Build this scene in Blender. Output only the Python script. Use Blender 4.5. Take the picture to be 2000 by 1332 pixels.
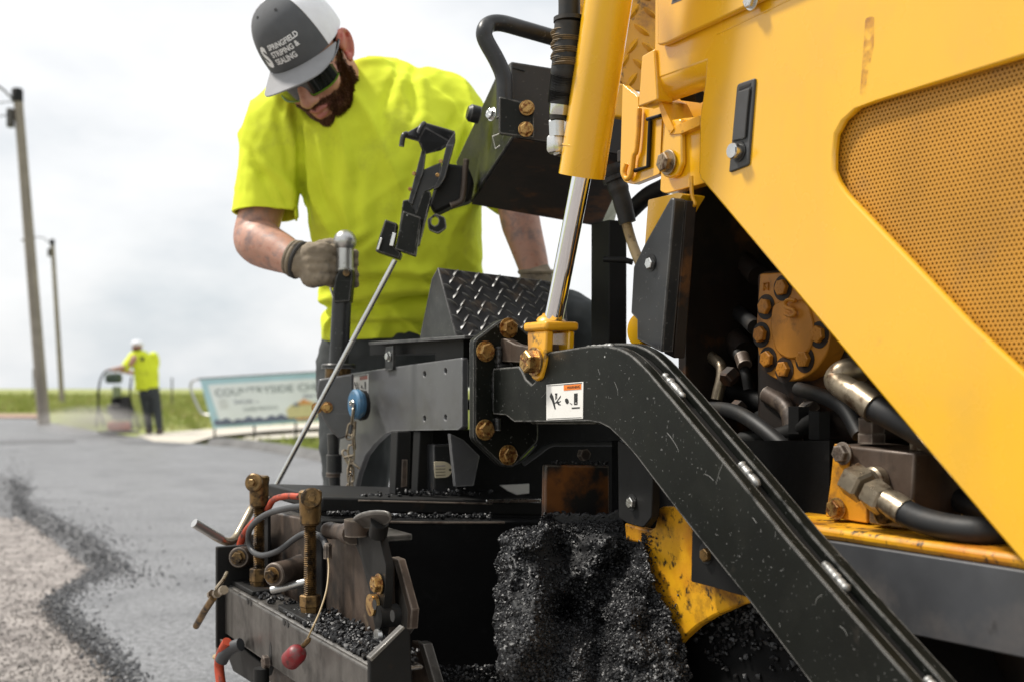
import bpy, bmesh, math, random
from mathutils import Vector, Matrix, noise
from mathutils.geometry import tessellate_polygon
random.seed(7)
R = math.radians
scene = bpy.context.scene
for o in list(bpy.data.objects): bpy.data.objects.remove(o)
COL = scene.collection

# ---------------------------------------------------------------- camera
FPX, CH, HZ = 2222.2, 0.88, 752.0          # focal length in photo pixels, eye height, horizon row
cam = bpy.data.cameras.new('camera'); camo = bpy.data.objects.new('camera', cam); COL.objects.link(camo)
camo.location = (0, 0, CH); camo.rotation_euler = (R(90), 0, 0)
cam.sensor_width = 36.0; cam.lens = 40.0; cam.shift_y = (HZ-666)/2000.0
cam.clip_start = .05; cam.clip_end = 6000
cam.dof.use_dof = True; cam.dof.focus_distance = 1.72; cam.dof.aperture_fstop = 4.6
scene.camera = camo

# ---------------------------------------------------------------- sky, sun, exposure
SUN_EL, SUN_AZ = 56.0, -78.0               # azimuth from +Y towards +X
world = bpy.data.worlds.new('World'); scene.world = world; world.use_nodes = True
wn, wl = world.node_tree.nodes, world.node_tree.links
wn.clear()
wout = wn.new('ShaderNodeOutputWorld'); bg = wn.new('ShaderNodeBackground'); wl.new(bg.outputs[0], wout.inputs[0])
sky = wn.new('ShaderNodeTexSky'); sky.sky_type = 'NISHITA'; sky.sun_disc = False
sky.sun_elevation = R(SUN_EL); sky.sun_rotation = R(SUN_AZ); sky.air_density = 1.2; sky.dust_density = 2.0
tc = wn.new('ShaderNodeTexCoord')
mp = wn.new('ShaderNodeMapping'); mp.inputs['Scale'].default_value = (1.0, 1.0, 2.1); wl.new(tc.outputs['Generated'], mp.inputs[0])
n1 = wn.new('ShaderNodeTexNoise'); n1.inputs['Scale'].default_value = 2.1; n1.inputs['Detail'].default_value = 7; n1.inputs['Roughness'].default_value = .52
mp.inputs['Location'].default_value = (5.3, 2.2, .44)
wl.new(mp.outputs[0], n1.inputs['Vector'])
r1 = wn.new('ShaderNodeValToRGB')
r1.color_ramp.elements[0].position = .32; r1.color_ramp.elements[0].color = (4.2, 4.75, 5.2, 1)
r1.color_ramp.elements[1].position = .57; r1.color_ramp.elements[1].color = (8.2, 8.2, 8.2, 1)
e = r1.color_ramp.elements.new(.48); e.color = (7.05, 7.15, 7.25, 1)
wl.new(n1.outputs['Fac'], r1.inputs['Fac'])
mx = wn.new('ShaderNodeMix'); mx.data_type = 'RGBA'; mx.inputs[0].default_value = .93
wl.new(sky.outputs[0], mx.inputs[6]); wl.new(r1.outputs[0], mx.inputs[7]); wl.new(mx.outputs[2], bg.inputs['Color'])
bg.inputs['Strength'].default_value = .1
sund = bpy.data.lights.new('sun', 'SUN'); suno = bpy.data.objects.new('sun', sund); COL.objects.link(suno)
sund.energy = 3.4; sund.angle = R(8); sund.color = (1, .95, .87)
sd = Vector((math.sin(R(SUN_AZ))*math.cos(R(SUN_EL)), math.cos(R(SUN_AZ))*math.cos(R(SUN_EL)), math.sin(R(SUN_EL))))
suno.rotation_euler = sd.to_track_quat('Z', 'Y').to_euler(); suno.location = (0, 0, 8)
vs = scene.view_settings; vs.view_transform = 'Standard'; vs.look = 'None'; vs.gamma = 1; vs.use_curve_mapping = False
vs.exposure = 0.45
scene.render.engine = 'CYCLES'

# ---------------------------------------------------------------- places: photo pixel + a real plane of the machine -> point
AA = math.atan(.5626)
LX, LY = math.sin(AA), -math.cos(AA)       # forward along the machine
NX, NY = -math.cos(AA), -math.sin(AA)      # outboard
OX, OY = -.043, 1.9
LV, NV, UP = Vector((LX, LY, 0)), Vector((NX, NY, 0)), Vector((0, 0, 1))
def D(px, py, Y):
    return Vector(((px-1000)/FPX*Y, Y, CH+(HZ-py)/FPX*Y))
def A(px, py, v=0.0):                      # on the longitudinal plane v metres outboard of the tow arm
    rx = (px-1000)/FPX
    return D(px, py, (v+OX*NX+OY*NY)/(rx*NX+NY))
def T(px, py, u=0.0):                      # on the transverse plane u metres forward
    rx = (px-1000)/FPX
    return D(px, py, (u+OX*LX+OY*LY)/(rx*LX+LY))
def Mw(u, v, w): return Vector((OX+u*LX+v*NX, OY+u*LY+v*NY, w))
def uvw(p): 
    dx, dy = p[0]-OX, p[1]-OY
    return (dx*LX+dy*LY, dx*NX+dy*NY, p[2])
def G(px, py, z=0.0):                      # on the ground
    return D(px, py, (CH-z)*FPX/(py-HZ))

# ---------------------------------------------------------------- object helpers
WORG = {}
def tag(o, label=None, cat=None, group=None, kind=None):
    if label: o['label'] = label
    if cat: o['category'] = cat
    if group: o['group'] = group
    if kind: o['kind'] = kind
    return o
def place(o, org, parent):
    COL.objects.link(o); WORG[o.name] = Vector(org)
    if parent is not None:
        o.parent = parent; o.location = Vector(org)-WORG[parent.name]
    else: o.location = org
    return o
def empty(name, loc):
    return place(bpy.data.objects.new(name, None), loc, None)
def sharpen(me, ang=38):
    bm = bmesh.new(); bm.from_mesh(me)
    for f in bm.faces: f.smooth = True
    for e in bm.edges:
        if len(e.link_faces) == 2 and e.calc_face_angle(0) > R(ang): e.smooth = False
    bm.to_mesh(me); bm.free()
def obj(name, verts, faces, mat, parent=None, bevel=0, ang=38, fix=True, seg=2):
    verts = [Vector(v) for v in verts]
    c = Vector((0, 0, 0))
    if verts:
        lo = Vector([min(v[i] for v in verts) for i in range(3)]); hi = Vector([max(v[i] for v in verts) for i in range(3)]); c = (lo+hi)/2
    me = bpy.data.meshes.new(name); me.from_pydata([v-c for v in verts], [], faces); me.update()
    if fix:
        bm = bmesh.new(); bm.from_mesh(me); bmesh.ops.recalc_face_normals(bm, faces=bm.faces); bm.to_mesh(me); bm.free()
    sharpen(me, ang)
    me.materials.append(mat)
    o = bpy.data.objects.new(name, me)
    if bevel:
        b = o.modifiers.new('bevel', 'BEVEL'); b.width = bevel; b.segments = seg; b.limit_method = 'ANGLE'; b.angle_limit = R(35); b.harden_normals = False
    return place(o, c, parent)
def join(*parts):                          # [(verts, faces)] -> one
    V, F = [], []
    for v, f in parts:
        k = len(V); V += list(v); F += [tuple(i+k for i in q) for q in f]
    return V, F
def rnd(pts, r, n=4):                      # round polygon corners (2-D); r number or list
    out = []; m = len(pts)
    for i, p in enumerate(pts):
        ri = r[i] if isinstance(r, (list, tuple)) else r
        p = Vector(p); a = Vector(pts[i-1])-p; b = Vector(pts[(i+1) % m])-p
        d = min(ri, a.length*.45, b.length*.45)
        if d < .01: out.append(tuple(p)); continue
        pa, pb = p+a.normalized()*d, p+b.normalized()*d
        for k in range(n+1):
            t = k/n; out.append(tuple(pa*(1-t)**2+p*2*t*(1-t)+pb*t*t))
    return out
def prism(front, off, holes=()):           # front loop (3-D) + offset vector -> closed solid
    loops = [list(front)]+[list(h) for h in holes]
    flat = [v for l in loops for v in l]; n = len(flat)
    V = flat+[v+off for v in flat]; F = []
    if holes:
        for t in tessellate_polygon(loops): F += [tuple(t), tuple(i+n for i in reversed(t))]
    else: F += [tuple(range(n)), tuple(range(2*n-1, n-1, -1))]
    k = 0
    for l in loops:
        m = len(l)
        for i in range(m): a, b = k+i, k+(i+1) % m; F.append((a, b, b+n, a+n))
        k += m
    return V, F
def onp(pts, plane):
    k, q = plane
    f = {'A': A, 'T': T, 'Y': D}[k]
    return [f(p[0], p[1], q) for p in pts]
def slab(name, pts, plane, th, mat, parent, bevel=.002, holes=(), r=0):
    if r: pts = rnd(pts, r)
    dr = {'A': -NV, 'T': -LV, 'Y': Vector((0, 1, 0))}[plane[0]]
    V, F = prism(onp(pts, plane), dr*th, [onp(h, plane) for h in holes])
    return obj(name, V, F, mat, parent, bevel)
def slabuw(name, uw, v0, v1, mat, parent, bevel=.002):
    V, F = prism([Mw(u, v0, w) for u, w in uw], NV*(v1-v0)); return obj(name, V, F, mat, parent, bevel)
def boxg(u0, u1, v0, v1, w0, w1):
    V = [Mw(u, v, w) for w in (w0, w1) for v in (v0, v1) for u in (u0, u1)]
    return V, [(0, 1, 3, 2), (4, 6, 7, 5), (0, 4, 5, 1), (2, 3, 7, 6), (0, 2, 6, 4), (1, 5, 7, 3)]
def mbox(name, u0, u1, v0, v1, w0, w1, mat, parent, bevel=.002):
    V, F = boxg(u0, u1, v0, v1, w0, w1); return obj(name, V, F, mat, parent, bevel)
def wbox(c, sx, sy, sz, rz=0):
    ca, sa = math.cos(rz), math.sin(rz); V = []
    for z in (-1, 1):
        for y in (-1, 1):
            for x in (-1, 1):
                a, b = x*sx/2, y*sy/2; V.append(Vector((c[0]+a*ca-b*sa, c[1]+a*sa+b*ca, c[2]+z*sz/2)))
    return V, [(0, 1, 3, 2), (4, 6, 7, 5), (0, 4, 5, 1), (2, 3, 7, 6), (0, 2, 6, 4), (1, 5, 7, 3)]
def catmull(P, n=6, closed=False):
    P = [Vector(p) for p in P]; out = []; m = len(P)
    rng = range(m) if closed else range(m-1)
    for i in rng:
        p1, p2 = P[i], P[(i+1) % m]
        p0 = P[i-1] if (i > 0 or closed) else p1*2-p2
        p3 = P[(i+2) % m] if (i+2 < m or closed) else p2*2-p1
        for k in range(n):
            t = k/n
            out.append(.5*((2*p1)+(p2-p0)*t+(2*p0-5*p1+4*p2-p3)*t*t+(3*p1-p0-3*p2+p3)*t**3))
    if not closed: out.append(P[-1])
    return out
def tubeg(P, r, n=14, closed=False, cap=True):
    P = [Vector(p) for p in P]; m = len(P)
    rad = r if callable(r) else (lambda t: r[min(len(r)-1, int(round(t*(len(r)-1))))]) if isinstance(r, (list, tuple)) else (lambda t: r)
    V, F = [], []; nrm = None
    for i, p in enumerate(P):
        if closed: tg = (P[(i+1) % m]-P[i-1]).normalized()
        else: tg = (P[min(i+1, m-1)]-P[max(i-1, 0)]).normalized()
        if nrm is None:
            nrm = tg.orthogonal().normalized()
        nrm = (nrm-tg*nrm.dot(tg)).normalized(); b = tg.cross(nrm)
        ri = rad(i/max(1, m-1))
        for k in range(n):
            a = 2*math.pi*k/n; V.append(p+(nrm*math.cos(a)+b*math.sin(a))*ri)
    for i in range(m if closed else m-1):
        j = (i+1) % m
        for k in range(n):
            k2 = (k+1) % n; F.append((i*n+k, i*n+k2, j*n+k2, j*n+k))
    if cap and not closed: F += [tuple(range(n-1, -1, -1)), tuple(range((m-1)*n, m*n))]
    return V, F
def tube(name, P, r, mat, parent, n=14, sm=0, closed=False, ang=38):
    if sm: P = catmull(P, sm, closed)
    V, F = tubeg(P, r, n, closed); return obj(name, V, F, mat, parent, 0, ang)
def latheg(base, axis, prof, n=24):        # prof [(h, r)]
    axis = Vector(axis).normalized(); a = axis.orthogonal().normalized(); b = axis.cross(a); base = Vector(base); V, F = [], []
    for h, r in prof:
        for k in range(n):
            t = 2*math.pi*(k+.5)/n; V.append(base+axis*h+(a*math.cos(t)+b*math.sin(t))*r)
    for i in range(len(prof)-1):
        for k in range(n): k2 = (k+1) % n; F.append((i*n+k, i*n+k2, (i+1)*n+k2, (i+1)*n+k))
    F += [tuple(range(n-1, -1, -1)), tuple(range((len(prof)-1)*n, len(prof)*n))]
    return V, F
def lathe(name, base, axis, prof, mat, parent, n=24, ang=30):
    V, F = latheg(base, axis, prof, n); return obj(name, V, F, mat, parent, 0, ang)
BOLTM = {}
def bolt(p, axis, r, mat, parent, name='bolt', washer=True, h=.75):
    """hex head bolt (and washer), one shared mesh per material"""
    key = (mat.name, washer, h)
    if key not in BOLTM:
        hx = latheg((0, 0, 0), (0, 0, 1), [(0, 1), (h*.88, 1), (h, .86)], 6)
        parts = [hx]
        # grade marks
        for k in range(6):
            t = math.pi/3*k+.26; ca, sa = math.cos(t), math.sin(t)
            q = [(x*ca-y*sa, x*sa+y*ca, z) for z in (h-.02, h+.035) for x, y in ((.3, -.06), (.7, -.06), (.7, .06), (.3, .06))]
            parts.append(([Vector(v) for v in q], [(0, 3, 2, 1), (4, 5, 6, 7), (0, 1, 5, 4), (1, 2, 6, 5), (2, 3, 7, 6), (3, 0, 4, 7)]))
        if washer: parts.append(latheg((0, 0, -.14), (0, 0, 1), [(0, 1.28), (.12, 1.28), (.15, 1.22)], 20))
        V, F = join(*parts); me = bpy.data.meshes.new('bolt'); me.from_pydata(V, [], F); me.update()
        bm = bmesh.new(); bm.from_mesh(me); bmesh.ops.recalc_face_normals(bm, faces=bm.faces); bm.to_mesh(me); bm.free()
        sharpen(me, 25); me.materials.append(mat); BOLTM[key] = me
    o = bpy.data.objects.new(name, BOLTM[key]); place(o, p, parent)
    q = Vector(axis).to_track_quat('Z', 'Y'); o.rotation_mode = 'QUATERNION'
    from mathutils import Quaternion
    o.rotation_quaternion = q @ Quaternion((0, 0, 1), random.uniform(0, 1)); o.scale = (r, r, r)
    return o
def weld(name, p, q, r, mat, parent, n=12):
    p, q = Vector(p), Vector(q); P = [p.lerp(q, i/n) for i in range(n+1)]
    rs = [r*(.75+.35*random.random())*(.55 if i in (0, n) else 1) for i in range(n+1)]
    V, F = tubeg(P, rs, 8); return obj(name, V, F, mat, parent, 0, 80)
ICO = None
def crumbs(name, pts, s0, s1, mat, parent=None, sub=1):
    global ICO
    if ICO is None:
        bm = bmesh.new(); bmesh.ops.create_icosphere(bm, subdivisions=1, radius=1)
        ICO = ([v.co.copy() for v in bm.verts], [tuple(v.index for v in f.verts) for f in bm.faces]); bm.free()
    V, F = [], []
    for p in pts:
        s = s0+(s1-s0)*random.random()**2; sc = Vector((s*random.uniform(.7, 1.2), s*random.uniform(.6, 1.1), s*random.uniform(.5, 1)))
        m = Matrix.Rotation(random.uniform(0, 6.3), 3, Vector((random.gauss(0, 1), random.gauss(0, 1), random.gauss(0, 1))).normalized())
        k = len(V)
        for v in ICO[0]:
            j = 1+random.uniform(-.28, .28); V.append(Vector(p)+m @ Vector((v.x*sc.x*j, v.y*sc.y*j, v.z*sc.z*j)))
        F += [(a+k, b+k, c+k) for a, b, c in ICO[1]]
    return obj(name, V, F, mat, parent, 0, 38, fix=False)
def textg(s, height, bold=0.0, align='LEFT'):
    cu = bpy.data.curves.new('t', 'FONT'); cu.body = s; cu.size = 1; cu.align_x = align; cu.offset = bold; cu.resolution_u = 3
    o = bpy.data.objects.new('t', cu); COL.objects.link(o)
    dg = bpy.context.evaluated_depsgraph_get(); me = o.evaluated_get(dg).to_mesh()
    V = [(v.co.x, v.co.y) for v in me.vertices]; F = [tuple(p.vertices) for p in me.polygons]
    bpy.data.objects.remove(o); bpy.data.curves.remove(cu)
    ys = [v[1] for v in V]; k = height/.69
    return [(x*k, y*k) for x, y in V], F

# ---------------------------------------------------------------- materials
def mat(name, col, rough=.5, metal=0., var=.12, vs=18., dirt=None, bump=None, spec=.5, coat=0., specks=0., edge=None, rvar=.0, streak=None, scratch=0.):
    m = bpy.data.materials.new(name); m.use_nodes = True; nt = m.node_tree; N, K = nt.nodes, nt.links
    b = N['Principled BSDF']; geo = N.new('ShaderNodeNewGeometry'); pos = geo.outputs['Position']
    b.inputs['Metallic'].default_value = metal; b.inputs['Roughness'].default_value = rough; b.inputs['Specular IOR Level'].default_value = spec
    if coat: b.inputs['Coat Weight'].default_value = coat; b.inputs['Coat Roughness'].default_value = .14
    def nz(scale, det=4, ro=.55, vec=None):
        n = N.new('ShaderNodeTexNoise'); n.inputs['Scale'].default_value = scale; n.inputs['Detail'].default_value = det; n.inputs['Roughness'].default_value = ro
        K.new(vec or pos, n.inputs['Vector']); return n.outputs['Fac']
    def ramp(v, lo, hi):
        r = N.new('ShaderNodeMapRange'); r.inputs['From Min'].default_value = lo; r.inputs['From Max'].default_value = hi; r.clamp = True
        K.new(v, r.inputs['Value']); return r.outputs['Result']
    def mix(f, a, c, blend='MIX'):
        x = N.new('ShaderNodeMix'); x.data_type = 'RGBA'; x.blend_type = blend
        if isinstance(f, float): x.inputs[0].default_value = f
        else: K.new(f, x.inputs[0])
        for i, q in ((6, a), (7, c)):
            if isinstance(q, tuple): x.inputs[i].default_value = (*q[:3], 1)
            else: K.new(q, x.inputs[i])
        return x.outputs[2]
    def mul(a, k):
        x = N.new('ShaderNodeMath'); x.operation = 'MULTIPLY'; K.new(a, x.inputs[0])
        if isinstance(k, float): x.inputs[1].default_value = k
        else: K.new(k, x.inputs[1])
        return x.outputs[0]
    lo = tuple(c*(1-var) for c in col); hi = tuple(min(1, c*(1+var)) for c in col)
    c = mix(ramp(nz(vs), .3, .7), lo, hi)
    if streak:                                       # vertical runs: (colour, amount, scale)
        mpn = N.new('ShaderNodeMapping'); mpn.inputs['Scale'].default_value = (1, 1, .07); K.new(pos, mpn.inputs[0])
        c = mix(mul(ramp(nz(streak[2], 5, .6, mpn.outputs[0]), .48, .72), float(streak[1])), c, streak[0])
    if dirt:
        for d in (dirt if isinstance(dirt, list) else [dirt]):   # (colour, threshold lo, hi, scale)
            c = mix(ramp(nz(d[3], 8, .62), d[1], d[2]), c, d[0])
    if specks:
        v = N.new('ShaderNodeTexVoronoi'); v.inputs['Scale'].default_value = 85; K.new(pos, v.inputs['Vector'])
        sp = ramp(v.outputs['Distance'], .16, .08); sel = N.new('ShaderNodeSeparateColor'); K.new(v.outputs['Color'], sel.inputs[0])
        c = mix(mul(mul(sp, ramp(sel.outputs[0], 1-specks, 1-specks+.02)), .8), c, (.5, .5, .48))
    if scratch:
        for k, sc in enumerate(((7, 420, 160), (240, 10, 260))):
            mq = N.new('ShaderNodeMapping'); mq.inputs['Scale'].default_value = sc; mq.inputs['Rotation'].default_value = (.5+k, .35, .9-k*.6); K.new(pos, mq.inputs[0])
            c = mix(mul(ramp(nz(1, 1, .5, mq.outputs[0]), .725, .76), float(scratch)), c, (.3, .3, .29))
    if edge:                                         # worn edges: (colour, amount)
        bv = N.new('ShaderNodeBevel'); bv.samples = 6; bv.inputs['Radius'].default_value = .0045
        dt = N.new('ShaderNodeVectorMath'); dt.operation = 'DOT_PRODUCT'; K.new(bv.outputs[0], dt.inputs[0]); K.new(geo.outputs['Normal'], dt.inputs[1])
        em = mul(ramp(dt.outputs['Value'], .992, .93), ramp(nz(45, 4), .32, .5)); c = mix(mul(em, float(edge[1])), c, edge[0])
    K.new(c, b.inputs['Base Color'])
    if rvar: K.new(mix(ramp(nz(vs*2.3, 5), .35, .7), (rough-rvar,)*3, (min(1, rough+rvar),)*3), b.inputs['Roughness'])
    if bump:
        bp = N.new('ShaderNodeBump'); bp.inputs['Strength'].default_value = bump[1]; bp.inputs['Distance'].default_value = bump[2] if len(bump) > 2 else .002
        K.new(nz(bump[0], 5), bp.inputs['Height']); K.new(bp.outputs[0], b.inputs['Normal'])
    return m
yellow = mat('yellow_paint', (.80, .425, .006), .27, var=.04, vs=4, coat=.9, streak=((.72, .38, .02), .4, 9), dirt=[((.68, .37, .03), .55, .8, 5), ((.5, .26, .03), .64, .8, 13), ((.3, .15, .03), .72, .78, 60)], rvar=.05, bump=(300, .03, .0005))
yellow_old = mat('yellow_paint_stained', (.74, .36, .012), .4, var=.08, vs=9, coat=.2, dirt=[((.32, .13, .02), .55, .7, 14), ((.03, .02, .012), .58, .68, 34)], rvar=.1, bump=(120, .1, .001))
yellow_dirty = mat('yellow_paint_tar_splashed', (.72, .36, .012), .42, var=.1, vs=7, dirt=[((.45, .13, .008), .44, .7, 9), ((.08, .03, .01), .52, .7, 16), ((.012, .011, .01), .55, .66, 60)], rvar=.1, bump=(90, .2, .001))
orange = mat('engine_orange_paint', (.55, .22, .02), .48, var=.18, vs=16, dirt=[((.2, .075, .015), .56, .72, 22)], bump=(140, .3, .001))
black = mat('black_paint', (.0055, .0065, .005), .42, var=.3, vs=12, spec=.2, specks=.03, scratch=.3, dirt=[((.014, .0145, .012), .52, .8, 9), ((.025, .022, .018), .66, .8, 30)], edge=((.36, .35, .33), .85), rvar=.08, bump=(220, .05, .0006))
satin = mat('charcoal_satin_paint', (.02, .021, .0225), .38, var=.2, vs=10, spec=.42, scratch=.25, dirt=[((.055, .052, .048), .52, .8, 8), ((.07, .055, .04), .66, .8, 22)], edge=((.27, .26, .25), .65), rvar=.08, bump=(260, .04, .0005))
dark = mat('grimy_shade_black_steel', (.0065, .0063, .006), .6, var=.3, vs=20, spec=.3, dirt=[((.04, .022, .01), .62, .76, 15)], bump=(90, .25, .001))  # grimy steel; also the painted shade under the shelf and behind the gate
shade_grime = mat('shade_dark_grimy_steel', (.014, .009, .006), .6, var=.5, vs=12, dirt=[((.16, .06, .012), .52, .68, 8), ((.02, .012, .008), .5, .6, 25)], bump=(60, .3, .001))  # near-black base carries the cavity's shade; brown patches are oily grime
rust = mat('brown_rusty_steel', (.085, .06, .045), .5, metal=.25, var=.3, vs=16, streak=((.018, .015, .013), .9, 30), dirt=[((.2, .15, .105), .62, .74, 24), ((.01, .009, .0085), .54, .68, 10), ((.4, .3, .16), .72, .76, 60)], edge=((.34, .29, .24), .7), rvar=.1, bump=(160, .25, .001))
gunm = mat('dirty_grey_steel', (.095, .088, .08), .42, metal=.4, var=.25, vs=14, streak=((.025, .021, .018), .85, 30), dirt=[((.018, .016, .014), .55, .68, 12), ((.2, .185, .165), .66, .78, 34)], edge=((.42, .4, .37), .7), rvar=.12, bump=(150, .2, .001))
brass = mat('zinc_yellow_bolt', (.42, .26, .09), .36, metal=.75, var=.25, vs=60, dirt=[((.16, .055, .016), .47, .6, 130), ((.04, .02, .01), .6, .7, 200)], rvar=.1, bump=(300, .3, .0006))
oldbrass = mat('oily_bronze_fitting', (.2, .12, .045), .42, metal=.65, var=.35, vs=40, dirt=[((.03, .02, .012), .46, .6, 45), ((.3, .2, .1), .66, .74, 90)], rvar=.12, bump=(200, .3, .001))
steel = mat('bright_steel', (.62, .62, .6), .26, metal=1, var=.08, vs=30, dirt=[((.25, .22, .18), .62, .75, 60)], rvar=.06)
chrome = mat('chromed_rod', (.82, .83, .86), .07, metal=1, var=.02, vs=20)
cast = mat('cast_aluminium', (.5, .5, .49), .36, metal=.9, var=.1, vs=40, dirt=[((.16, .13, .1), .62, .74, 70)], bump=(220, .15, .0006))
fitting = mat('worn_plated_fitting', (.34, .28, .2), .36, metal=.75, var=.25, vs=30, dirt=[((.09, .05, .025), .52, .66, 40)], rvar=.1, bump=(200, .2, .0008))
rubber = mat('black_rubber', (.009, .009, .0095), .55, var=.2, vs=30, dirt=[((.035, .027, .019), .5, .72, 22)], bump=(160, .15, .001))
greyrub = mat('grey_rubber', (.05, .052, .055), .5, var=.15, vs=30, bump=(160, .1, .001))
sleeve = mat('worn_fabric_sleeve', (.13, .085, .035), .7, var=.3, vs=60, dirt=[((.02, .018, .015), .5, .62, 50)], bump=(500, .3, .001))
tanhose = mat('tan_hose', (.36, .26, .13), .5, var=.15, vs=40, dirt=[((.15, .1, .05), .58, .7, 60)])
bitumen = mat('hot_asphalt_mix', (.008, .008, .009), .5, var=.3, vs=90, spec=.6, bump=(260, .5, .002))
crumbm = mat('asphalt_crumb', (.009, .009, .01), .42, var=.35, vs=120, spec=.5, bump=(700, .4, .001), dirt=[((.09, .085, .08), .66, .76, 160)])
whitep = mat('white_decal', (.78, .76, .72), .45, var=.04, dirt=[((.5, .47, .42), .62, .8, 90)])
ink_shade = mat('black_ink_hole_shade', (.012, .012, .012), .5, var=.1)  # prints; also flat black standing in for shaded holes and recesses
inkor = mat('orange_ink', (.8, .2, .015), .5, var=.06)
bluep = mat('blue_plastic', (.06, .16, .28), .55, var=.15, vs=50, dirt=[((.2, .26, .3), .52, .7, 60), ((.03, .05, .07), .58, .7, 30)])
redp = mat('faded_red_plastic', (.2, .01, .014), .45, var=.15, vs=60, dirt=[((.12, .075, .07), .48, .62, 45), ((.05, .012, .012), .58, .68, 70)])
orangep = mat('orange_red_rubber', (.45, .055, .018), .55, var=.2, vs=50, dirt=[((.06, .025, .02), .5, .64, 50)])
green = mat('lime_hose_stripe', (.38, .55, .05), .5)
# ================================================================ THE SETTING
gravelm = mat('pale_gravel_base', (.29, .262, .243), .9, var=.3, vs=5, dirt=[((.15, .13, .12), .48, .66, 11), ((.1, .09, .085), .58, .7, 28), ((.46, .42, .385), .6, .72, 40)], bump=(55, .9, .012))
asph = mat('fresh_asphalt_mat', (.21, .212, .218), .5, var=.16, vs=.7, dirt=[((.125, .127, .132), .48, .68, 2.6), ((.085, .086, .09), .48, .6, 40), ((.4, .402, .407), .58, .66, 62), ((.05, .051, .055), .52, .64, 110)], bump=(90, .9, .008), spec=.5)  # base greyed up to carry the sky sheen and haze on the road
grassm = mat('field_grass', (.24, .27, .07), .9, var=.25, vs=.7, dirt=[((.36, .33, .14), .5, .68, .35), ((.15, .2, .04), .55, .7, 2.5)], bump=(8, .6, .05))
concm = mat('pale_concrete', (.5, .46, .39), .85, var=.08, vs=2, bump=(60, .2, .003))
oldasph = mat('old_dark_asphalt', (.115, .116, .12), .8, var=.4, vs=10, bump=(80, .5, .004))
dirtm = mat('red_brown_dirt', (.3, .2, .15), .95, var=.2, vs=1)
woodm = mat('weathered_pole_wood', (.27, .235, .2), .85, var=.16, vs=3, streak=((.16, .14, .12), .7, 8))
def sheet(name, pts, z, m, kind='structure', th=None):
    o = obj(name, [Vector((p[0], p[1], z)) for p in pts], [tuple(range(len(pts)))], m, None, fix=False)
    if o.data.polygons[0].normal.z < 0: o.data.flip_normals()
    return tag(o, kind=kind)
# ground: one large sheet of grass, gently uneven far away
def ground():
    V, F = [], []; xs = [-600, -300, -150, -80, -40, -20, -10, 0, 10, 20, 40, 80, 150, 300, 600]; ys = [-60, -20, 0, 8, 14, 20, 30, 45, 70, 110, 170, 260, 420, 700]
    for y in ys:
        for x in xs:
            z = -.075+(0 if y < 40 else .25*noise.noise(Vector((x*.02, y*.02, 0)))-.002*max(0, y-70))
            V.append((x, y, z))
    n = len(xs)
    for j in range(len(ys)-1):
        for i in range(n-1): F.append((j*n+i, j*n+i+1, (j+1)*n+i+1, (j+1)*n+i))
    return tag(obj('ground', V, F, grassm, None, 0, 180, fix=False), kind='structure')
ground()
g = lambda x, y: G(x, y, 0)
# mat of fresh asphalt, edge taken along the photo's loose rim
edge_top = [(-700, 900), (-200, 905), (0, 925), (30, 938), (58, 952), (40, 968), (70, 990), (142, 1027), (198, 1062), (243, 1106), (215, 1116), (166, 1140), (118, 1176), (150, 1215), (200, 1258), (245, 1310), (300, 1400), (420, 1700)]
et = [g(*p) for p in edge_top]
far = [g(900, 905), g(760, 905), g(640, 893), g(560, 880), g(430, 869), g(380, 866), g(270, 852), g(200, 843), g(60, 817), g(-150, 815), g(-700, 816)]
matp = et+[Vector((0, 1.1, 0)), Vector((4, .4, 0)), Vector((6, 8, 0))]+far
sheet('asphalt_mat', matp, 0, asph)
sheet('gravel_base', [(-16, -6), (3, -6), (3, 3.0), (g(900, 1000).x, 9), (g(300, 900).x, g(300, 900).y), (-16, g(0, 900).y)], -.05, gravelm)
# darker joint strips across the mat
sheet('mat_joint', [g(-300, 868), g(60, 858), g(150, 858), g(145, 864), g(60, 866), g(-300, 876)], .004, oldasph)
sheet('mat_joint', [g(225, 862), g(300, 860), g(372, 866), g(340, 871), g(300, 868), g(250, 866)], .004, oldasph)
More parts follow.
